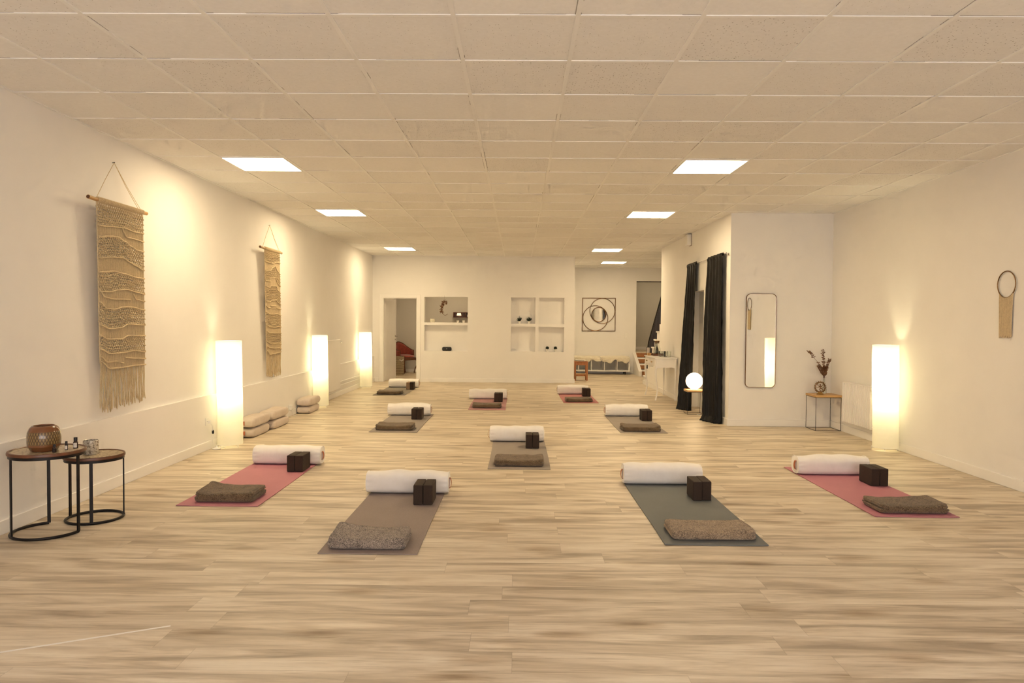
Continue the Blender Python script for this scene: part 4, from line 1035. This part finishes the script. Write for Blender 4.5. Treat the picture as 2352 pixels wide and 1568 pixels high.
# things on the console
t = thing('drinks_tray', 'dark brown wooden tray on the white console table', 'tray', (2.705, 14.02, TH + .001))
MB().box(-.075, .095, -.11, .17, 0, .010).build('tray_base', 'dark_wood', t)
MB().box(-.085, -.075, -.12, .18, 0, .045).box(.095, .105, -.12, .18, 0, .045).box(-.075, .095, -.12, -.11, 0, .045).box(-.075, .095, .17, .18, 0, .045).build('tray_rim', 'dark_wood', t, bev=.002)
car = None
for (x, y, lab) in ((2.682, 13.99, 'left one of two glass carafes on the console table'), (2.738, 14.10, 'right one of two glass carafes on the console table')):
    if car is None:
        car = thing('water_carafe', lab, 'carafe', (x, y, TH + .013), group='glass carafes on the console table')
        MB().lathe([(.001, 0), (.036, 0), (.048, .02), (.054, .07), (.048, .12), (.026, .18), (.024, .235), (.028, .25), (.026, .25), (.022, .235), (.024, .18), (.045, .12), (.051, .07), (.045, .022), (.001, .008)], (0, 0, 0), 36, False).build('carafe_body', 'glass', car)
        MB().lathe([(.001, .225), (.0215, .225), (.0225, .250), (.030, .252), (.030, .275), (.001, .277)], (0, 0, 0), 24, False).build('stopper', 'bronze', car)
    else: dup(car, (x, y, TH + .013), lab)
def tumbler(name, r, h, m):
    return MB().lathe([(.001, 0), (r * .85, 0), (r, h), (r - .0025, h), (r * .85 - .0025, .006), (.001, .006)], (0, 0, 0), 28, False).build(name, m)
g0 = None
for (x, y, lab) in ((2.70, 13.66, 'leftmost drinking glass on the console table'), (2.755, 13.60, 'front middle drinking glass on the console table'), (2.80, 13.68, 'rear middle drinking glass on the console table'), (2.85, 13.58, 'drinking glass nearest the wall on the console table')):
    if g0 is None: g0 = tumbler('drinking_glass', .038, .105, 'glass'); o = g0
    else: o = g0.copy(); COL.objects.link(o)
    o.location = (x, y, TH + .001); tag(o, lab, 'glass', 'drinking glasses on the console table')
t = thing('menu_card_holder', 'small dark framed card standing left of the carafes', 'picture frame', (2.572, 14.22, TH + .001))
MB().box(-.035, .035, -.004, .004, 0, .16).build('frame', 'black_metal', t, bev=.002)
MB().box(-.028, .028, -.0052, -.004, .008, .152).build('card', 'paper_label', t)
bx = MB().box(-.035, .035, -.04, .04, 0, .050).build('wooden_box', 'oak_light', bev=.004); bx.location = (2.565, 14.10, TH + .001); tag(bx, 'small light wooden box at the left end of the console table', 'box')

# ------------------------------------------------------------------ lobby: round-motif mirror, switch, bench, stool
t = thing('geometric_wall_mirror', 'square bronze wire wall decoration with round mirror on the lobby wall', 'mirror', (2.250, YF - .004, 1.660))
a = .460; q = .009
MB().box(-a, a, -.02, 0, a - q, a + q).box(-a, a, -.02, 0, -a - q, -a + q).box(-a - q, -a + q, -.02, 0, -a - q, a + q).box(a - q, a + q, -.02, 0, -a - q, a + q).build('square_frame', 'bronze', t, smooth=False)
MB().tube(ring((.098, -.012, .103), .352, 64), .0088, 8, closed=True).build('wire_circle', 'bronze', t)
MB().tube(ring((-.098, -.012, -.103), .352, 64), .0088, 8, closed=True).build('wire_circle', 'bronze', t)
MB().tube(ring((0, -.014, 0), .200, 64), .0115, 8, closed=True).build('mirror_rim', 'bronze', t)
MB().lathe([(.001, -.010), (.196, -.010), (.196, -.004), (.001, -.004)], (0, 0, 0), 64, False, 'y').build('round_mirror_glass', 'mirror', t, smooth=False)
t = thing('light_switch', 'double white light switch on the lobby wall beside the opening', 'switch', (3.015, YF, 1.08))
MB().box(-.041, .041, -.009, 0, -.077, .077).build('switch_plate', 'white_plastic', t, bev=.003)
MB().box(-.030, .030, -.014, -.009, .006, .066).build('rocker', 'trim', t, bev=.002); MB().box(-.030, .030, -.014, -.009, -.066, -.006).build('rocker', 'trim', t, bev=.002)

t = thing('cube_bench', 'low white cube shelf bench on castors under the round wall mirror', 'bench', (1.30, 19.78, 0))
n5 = 5; cw = .355; LW = n5 * cw; b0_, b1_ = .085, .450
MB().box(0, LW, 0, .38, b0_, b0_ + .036).build('bottom_board', 'trim', t, bev=.002)
MB().box(0, LW, 0, .38, b1_ - .036, b1_).build('top_board', 'trim', t, bev=.002)
for k in range(n5 + 1):
    wv = .036 if k in (0, n5) else .016; xx = k * cw if 0 < k < n5 else (0 if k == 0 else LW - wv)
    MB().box(xx, xx + wv, 0, .38, b0_ + .036, b1_ - .036).build('divider' if 0 < k < n5 else 'side_board', 'trim', t)
MB().box(0, LW, .372, .38, b0_ + .03, b1_ - .03).build('back_board', 'back_room_wall', t)
for xx in (.12, LW - .12):
    for yy in (.06, .32):
        cst = MB().box(xx - .016, xx + .016, yy - .016, yy + .016, .06, .085).lathe([(.001, -.011), (.028, -.011), (.030, 0), (.028, .011), (.001, .011)], (xx, yy, .030), 18, False, 'x')
        cst.build('castor', 'black_metal', t)
def fleece(x0, x1, seed, lab):
    rnd = random.Random(seed)
    t = MB()
    def fn(u, v):
        x = x0 + (x1 - x0) * u; n_ = .012 * nz(u * 9, v * 9, seed) + .006 * nz(u * 30, v * 30, seed)
        s = v * (.40 + .16) - .10
        drop = .10 + .035 * math.sin(u * 11 + seed) + .02 * math.sin(u * 23)
        if v < .3: k = v / .3; y = -.020 - .012 * math.sin(k * PI / 2 * 1.2) ; z = b1_ + .012 - drop * (1 - k) + .012 * k
        else: k = (v - .3) / .7; y = -.018 + k * .40; z = b1_ + .030 + .024 * math.sin(k * PI) - .016 * (abs(2 * u - 1)) ** 6
        return (x + n_ * .5 - (1.30), y - n_, z + n_)
    t.grid(fn, 90, 60); o = t.build('sheepskin', 'fleece', ang=180, solid=.012); o.location = (1.30, 19.78, 0)
    tag(o, lab, 'sheepskin', 'cream sheepskins on the cube bench')
fleece(1.31, 2.262, 2, 'cream sheepskin on the left half of the cube bench')
fleece(2.272, 3.07, 5, 'cream sheepskin on the right half of the cube bench')
t = thing('pine_stool', 'small honey-coloured pine stool with crossbars at the end of the back wall', 'stool', (1.545, 17.78, 0))
SH = .475; q = .145
MB().box(-.165, .165, -.15, .15, SH - .022, SH).build('seat', 'pine', t, bev=.004)
for sx in (-1, 1):
    for sy in (-1, 1): MB().box(sx * q - .021, sx * q + .021, sy * .12 - .021, sy * .12 + .021, 0, SH - .022).build('leg', 'pine', t, bev=.003)
for y_ in (-.13, .11): MB().box(-q, q, y_, y_ + .02, SH - .095, SH - .022).build('seat_rail', 'pine', t, bev=.002)
for x_ in (-q - .012, q - .008): MB().box(x_, x_ + .02, -.12, .12, SH - .095, SH - .022).build('seat_rail', 'pine', t, bev=.002)
MB().box(-q, q, -.115, .115, .150, .168).build('lower_shelf', 'oak_light', t, bev=.003)
for y_ in (-.13, .11): MB().box(-q, q, y_, y_ + .02, .11, .15).build('stretcher', 'pine', t, bev=.002)
for k in range(4):
    m = MB().box(-.11, .11, -.14, .14, 0, .009).build('magazine', 'paper_label' if k % 2 else 'cream_ceramic', bev=.001)
    m.location = (1.53 + .02 * math.sin(k * 2.1), 17.78 + .01 * math.cos(k * 3), SH + .0005 + k * .0095); m.rotation_euler = (0, 0, .15 * math.sin(k * 1.7 + .4))
    tag(m, ('bottom', 'second from bottom', 'third from bottom', 'top')[k] + ' magazine in the pile on the pine stool', 'magazine', 'magazines on the pine stool')

# ------------------------------------------------------------------ stairs
st = MB(); R_, T_ = .1525, .28
for k in range(4):
    y = YF - 1.0 + k * T_; st.box(3.30, XE, y, 21.0, k * R_, (k + 1) * R_ - .018)
struct(st.build('wall_stair_risers', 'stair_wood', smooth=False))
tr = MB(); gp = MB()
for k in range(4):
    y = YF - 1.0 + k * T_; z = (k + 1) * R_
    if k < 3: tr.box(3.30, XE, y - .024, y + T_, z - .018, z + .012); gp.box(3.30, XE, y + T_ - .002, y + T_ + .003, z + .012, z + .028)
struct(tr.build('trim_4', 'trim', smooth=False)); struct(gp.build('trim_5', 'dark_gap', smooth=False))
struct(MB().box(3.30, XE, YF - 1.0 + 3 * T_ - .02, 22.1, .593, .612).build('floor_landing', 'floor', smooth=False))
struct(MB().prism([(19.15, 0), (YF, 0), (YF, .60), (YF - .03, .60), (19.18, .16), (19.15, .14)], 3.215, 3.30, 'x').build('wall_stair_cheek', 'trim', bev=.003))
# flight rising toward the camera behind the curtain wall
fl2 = []; Rz, Ty = .176, .262; y = 16.85; z = 0; poly = [(16.85, 0)]
for k in range(12):
    z += Rz; poly.append((y, z)); y -= Ty; poly.append((y, z))
poly.append((y, 0))
struct(MB().prism(poly, 2.945, 4.0, 'x').build('wall_stair_flight', 'wall', smooth=False))
ns_ = MB(); y = 16.85; z = 0
for k in range(12):
    z += Rz; ns_.box(2.925 if y - Ty > 14.88 else 3.10, 4.0, y - Ty, y + .028, z, z + .028); y -= Ty
struct(ns_.build('trim_6', 'trim', smooth=False))
t = thing('stair_railing', 'dark metal stair railing with close bars rising behind the lobby side wall', 'railing', (2.985, 16.70, 0))
sl = Rz / Ty
def zs(yy): return (-yy) * sl + .10
MB().tube([(0, -.12, zs(-.12) - .02), (0, -.12, zs(-.12) + .62), (0, -.28, zs(-.28) + .72), (0, -2.6, zs(-2.6) + .80)], .022, 8).build('handrail', 'black_metal', t)
MB().tube([(0, .0, zs(0) + .02), (0, -2.6, zs(-2.6) + .02)], .011, 6).build('bottom_rail', 'black_metal', t)
k = 0; yy = -.20
MT['bar'] = plain('dark_grey_bar', (.045, .040, .048), .4, .5, var=.1)
while yy > -2.55:
    MB().box(-.007, .007, yy - .007, yy + .007, zs(yy) + .02, zs(yy) + (.70 if yy > -.3 else .785)).build('baluster', 'bar', t, smooth=False); yy -= .072
# ------------------------------------------------------------------ back wall niches
t = thing('bluetooth_speaker', 'black rounded portable speaker in the lower left wall niche', 'speaker', (-1.700, YB + .06, .735))
MB().box(-.112, .112, -.045, .045, 0, .095).build('speaker_body', 'black', t, bev=.032)
MB().lathe([(.001, 0), (.006, 0), (.006, -.002), (.001, -.002)], (0, -.046, .052), 16, False, 'y').build('front_button', 'white_plastic', t)
def plant(x, z, label, ball):
    t = thing('potted_succulent', label, 'potted plant', (x, YB + .075, z), group='small potted plants in the niches')
    ph = .055 if ball else .060
    MB().lathe([(.001, 0), (.024, 0), (.034, ph), (.031, ph), (.028, ph - .012), (.001, ph - .012)], (0, 0, 0), 24, False).build('pot', 'pot', t)
    fo = MB(); rnd = random.Random(int(x * 1000))
    if ball:
        for k in range(150):
            a = rnd.uniform(0, 2 * PI); e = math.asin(rnd.uniform(-.6, 1)); d = Vector((math.cos(a) * math.cos(e), math.sin(a) * math.cos(e), math.sin(e)))
            p = Vector((0, 0, ph + .030)) + d * .022; s = d.orthogonal().normalized() * .008; u_ = d.cross(s).normalized() * .008
            fo.add([p + s, p + u_ + d * .006, p - s, p - u_ + d * .006, p + d * .024], [(0, 1, 4), (1, 2, 4), (2, 3, 4), (3, 0, 4)])
    else:
        for k in range(46):
            a = rnd.uniform(0, 2 * PI); e = rnd.uniform(.55, 1.5); L = rnd.uniform(.08, .115); d = Vector((math.cos(a) * math.cos(e), math.sin(a) * math.cos(e), math.sin(e)))
            p = Vector((0, 0, ph - .012)); q_ = p + d * L * .6; fo.tube([p, q_, q_ + (d + Vector((0, 0, .3))).normalized() * L * .45], [.0075, .007, .001], 5)
    fo.build('foliage', 'foliage_dark', t, smooth=False)
plant(.014, 1.393, 'left spiky dark succulent in white pot, upper niche', False)
plant(.240, 1.393, 'right spiky dark succulent in white pot, upper niche', False)
plant(.680, .735, 'left round dark plant in white pot, lower niche', True)
plant(.872, .735, 'right round dark plant in white pot, lower niche', True)
g = MB().lathe([(.001, 0), (.046, 0), (.056, .03), (.054, .085), (.050, .085), (.050, .03), (.040, .008), (.001, .008)], (0, 0, 0), 32, False).build('candle_glass', 'cream_ceramic')
g.location = (-2.045, YB + .07, 1.409); tag(g, 'rounded cream candle glass at the left of the upper niche ledge', 'candle holder')
g0 = None
for (x, lab) in ((-1.443, 'left small white cup on the upper niche ledge'), (-1.307, 'right small white cup on the upper niche ledge')):
    if g0 is None: g0 = tumbler('small_cup', .028, .050, 'pot'); o = g0
    else: o = g0.copy(); COL.objects.link(o)
    o.location = (x, YB + .07, 1.409); tag(o, lab, 'cup', 'small cups on the niche ledge')
# crescent wreath
t = thing('crescent_wreath', 'crescent wreath of dried twigs and cones hanging before the upper left niche', 'wreath', (-1.72, YB - .035, 1.735))
arc = [(.09 * math.cos(a) - .012, 0, .155 * math.sin(a)) for a in [math.radians(62 + 245 * k / 30) for k in range(31)]]
MB().tube(arc, [.0045 + .010 * math.sin(min(1, k / 22) * PI) for k in range(31)], 7).build('twig_crescent', 'twig', t)
MB().tube([(-.035, 0, .300), (-.034, 0, .135)], .0012, 4).build('hanging_thread', 'twig', t)
MB().tube([(-.035, .037, .300), (-.035, -.004, .300)], .002, 5).build('nail', 'black_metal', t)
lw = MB(); rnd = random.Random(11)
for k in range(70):
    i0 = rnd.randint(2, 18); p = arc[i0]; a = rnd.uniform(0, 2 * PI); leaf(lw, (p[0], 0, p[2]), (math.cos(a), rnd.uniform(-.6, .1), math.sin(a)), rnd.uniform(.03, .075), .006)
lw.build('dried_leaves', 'dry_leaf', t, smooth=False, solid=.001)
cn = MB()
for (x, z, r) in ((.012, .115, .022), (-.052, .10, .018), (-.075, .04, .022), (-.055, .075, .016), (-.115, -.075, .018)):
    cn.lathe([(.001, -r)] + [(r * math.cos(a), r * math.sin(a)) for a in (-1.0, -.5, 0, .5, 1.0)] + [(.001, r)], (x, -.012, z), 12, False)
cn.tube([(-.115, -.012, -.075), (-.08, -.006, -.07)], .003, 5)
cn.build('seed_heads', 'twig', t)

# ------------------------------------------------------------------ back room seen through door and niche
t = thing('wall_shelf_box', 'dark red-brown open wall shelf box seen through the upper left niche', 'shelf', (-1.50, YF, 1.545))
MB().box(-.34, .34, -.17, 0, 0, .016).box(-.34, .34, -.17, 0, .134, .15).box(-.34, -.324, -.17, 0, .016, .134).box(.324, .34, -.17, 0, .016, .134).box(-.008, .008, -.17, 0, .016, .134).build('shelf_frame', 'dark_wood', t, bev=.002)
MB().box(-.324, .324, -.010, 0, .016, .134).build('back_panel', 'dark_wood', t)
t = thing('mini_table_lamp', 'tiny lit cream table lamp inside the wall shelf box', 'table lamp', (-1.68, YF - .10, 1.562))
MB().lathe([(.025, 0), (.027, .005), (.006, .012), (.006, .05)], (0, 0, 0), 18).build('lamp_base', 'dark_wood', t)
MB().lathe([(.066, .04), (.050, .108), (.048, .108), (.064, .04)], (0, 0, 0), 28, False).build('lamp_shade', 'small_shade', t)
for (x, lab) in ((-1.43, 'left small white bottle in the wall shelf box'), (-1.28, 'right small white bottle in the wall shelf box')):
    o = MB().lathe([(.001, 0), (.02, 0), (.02, .045), (.009, .06), (.009, .08), (.001, .08)], (0, 0, 0), 16, False).build('small_bottle', 'pot'); o.location = (x, YF - .12, 1.562)
    tag(o, lab, 'bottle', 'small bottles in the wall shelf box')
# red armchair
t = thing('antique_armchair', 'antique red velvet armchair with carved dark wood frame in the back room', 'armchair', (-3.155, 19.78, 0), math.radians(52))
MB().add(*(lambda b: (b.v, b.f))(MB().prism([(-.25, -.26), (.25, -.26), (.28, .0), (.24, .25), (-.24, .25), (-.28, .0)], .36, .43, 'z'))).build('seat_frame', 'dark_wood', t, bev=.02)
MB().lathe([(.001, 0), (.24, 0), (.27, .025), (.25, .06), (.15, .085), (.001, .09)], (0, -.005, .425), 40, False).build('seat_cushion', 'velvet', t)
def back(u, v):
    a = math.radians(-20 + 220 * u); r = .27; hgt = .17 + .22 * math.sin(PI * u) ** 2.4
    return (r * math.cos(a), .0 + r * math.sin(a) * .95, .45 + v * hgt)
bk = MB().grid(back, 48, 8); bk.build('upholstered_back', 'velvet', t, solid=.035)
MB().tube([back(k / 40, 1.03) for k in range(41)], .017, 10).build('top_rail', 'dark_wood', t)
for u in (0, 1): MB().tube([back(u, 1.03), back(u, .5), back(u, 0), (back(u, 0)[0] * .92, back(u, 0)[1] - .04, .40)], .016, 10).build('arm_support', 'dark_wood', t)
for (lx, ly, sx, sy) in ((-.21, -.22, -1, -1), (.21, -.22, 1, -1), (-.19, .2, -.5, 1), (.19, .2, .5, 1)):
    pts = [(lx + sx * .035 * math.sin(s * PI * 1.5 + .3) * (1 if s < .66 else .6), ly + sy * .030 * math.sin(s * PI * 1.5 + .3), .38 * (1 - s) + .002) for s in [k / 12 for k in range(13)]]
    MB().tube(pts, [.026 - .014 * min(1, k / 9) + .005 * (k > 10) for k in range(13)], 10).build('leg', 'dark_wood', t)
t = thing('laundry_basket', 'tall brown and cream striped wicker basket in front of the red armchair', 'basket', (-3.190, 18.98, 0))
MB().lathe([(.001, 0), (.135, 0), (.145, .02), (.150, .50), (.142, .50), (.135, .02), (.001, .015)], (0, 0, 0), 40, False).build('woven_body', 'wicker', t)
MB().tube([(.06, -.145, .43), (.07, -.165, .40), (.1, -.15, .385), (.13, -.11, .40), (.14, -.08, .43)], .008, 8).build('rope_handle', 'pot', t)
area('back_room_fill', (-1.6, 18.6, 2.9), (0, 0, 0), .6, .6, 22, (1, .74, .44))  # added lamp without a fixture, brightens the back room
area('stair_hall_light', (4.2, 21.0, 2.9), (0, 0, 0), .6, .6, 5, (1, .76, .47))

# thin pale strip laid flat on the floor near the camera
m, tt, bb = new_mat('pale_strip'); bb.inputs['Roughness'].default_value = .5; bb.inputs['Base Color'].default_value = (.86, .83, .78, 1); MT['strip_pale'] = m
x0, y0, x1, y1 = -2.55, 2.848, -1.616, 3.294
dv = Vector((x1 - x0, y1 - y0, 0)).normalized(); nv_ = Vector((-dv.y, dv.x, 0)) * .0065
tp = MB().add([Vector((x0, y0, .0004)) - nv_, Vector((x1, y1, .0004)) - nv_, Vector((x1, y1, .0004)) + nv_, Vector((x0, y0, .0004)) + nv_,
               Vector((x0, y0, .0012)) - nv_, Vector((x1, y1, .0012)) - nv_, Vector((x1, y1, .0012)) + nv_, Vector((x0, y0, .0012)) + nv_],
              [(0, 3, 2, 1), (4, 5, 6, 7), (0, 1, 5, 4), (1, 2, 6, 5), (2, 3, 7, 6), (3, 0, 4, 7)]).build('floor_strip', 'strip_pale', smooth=False)
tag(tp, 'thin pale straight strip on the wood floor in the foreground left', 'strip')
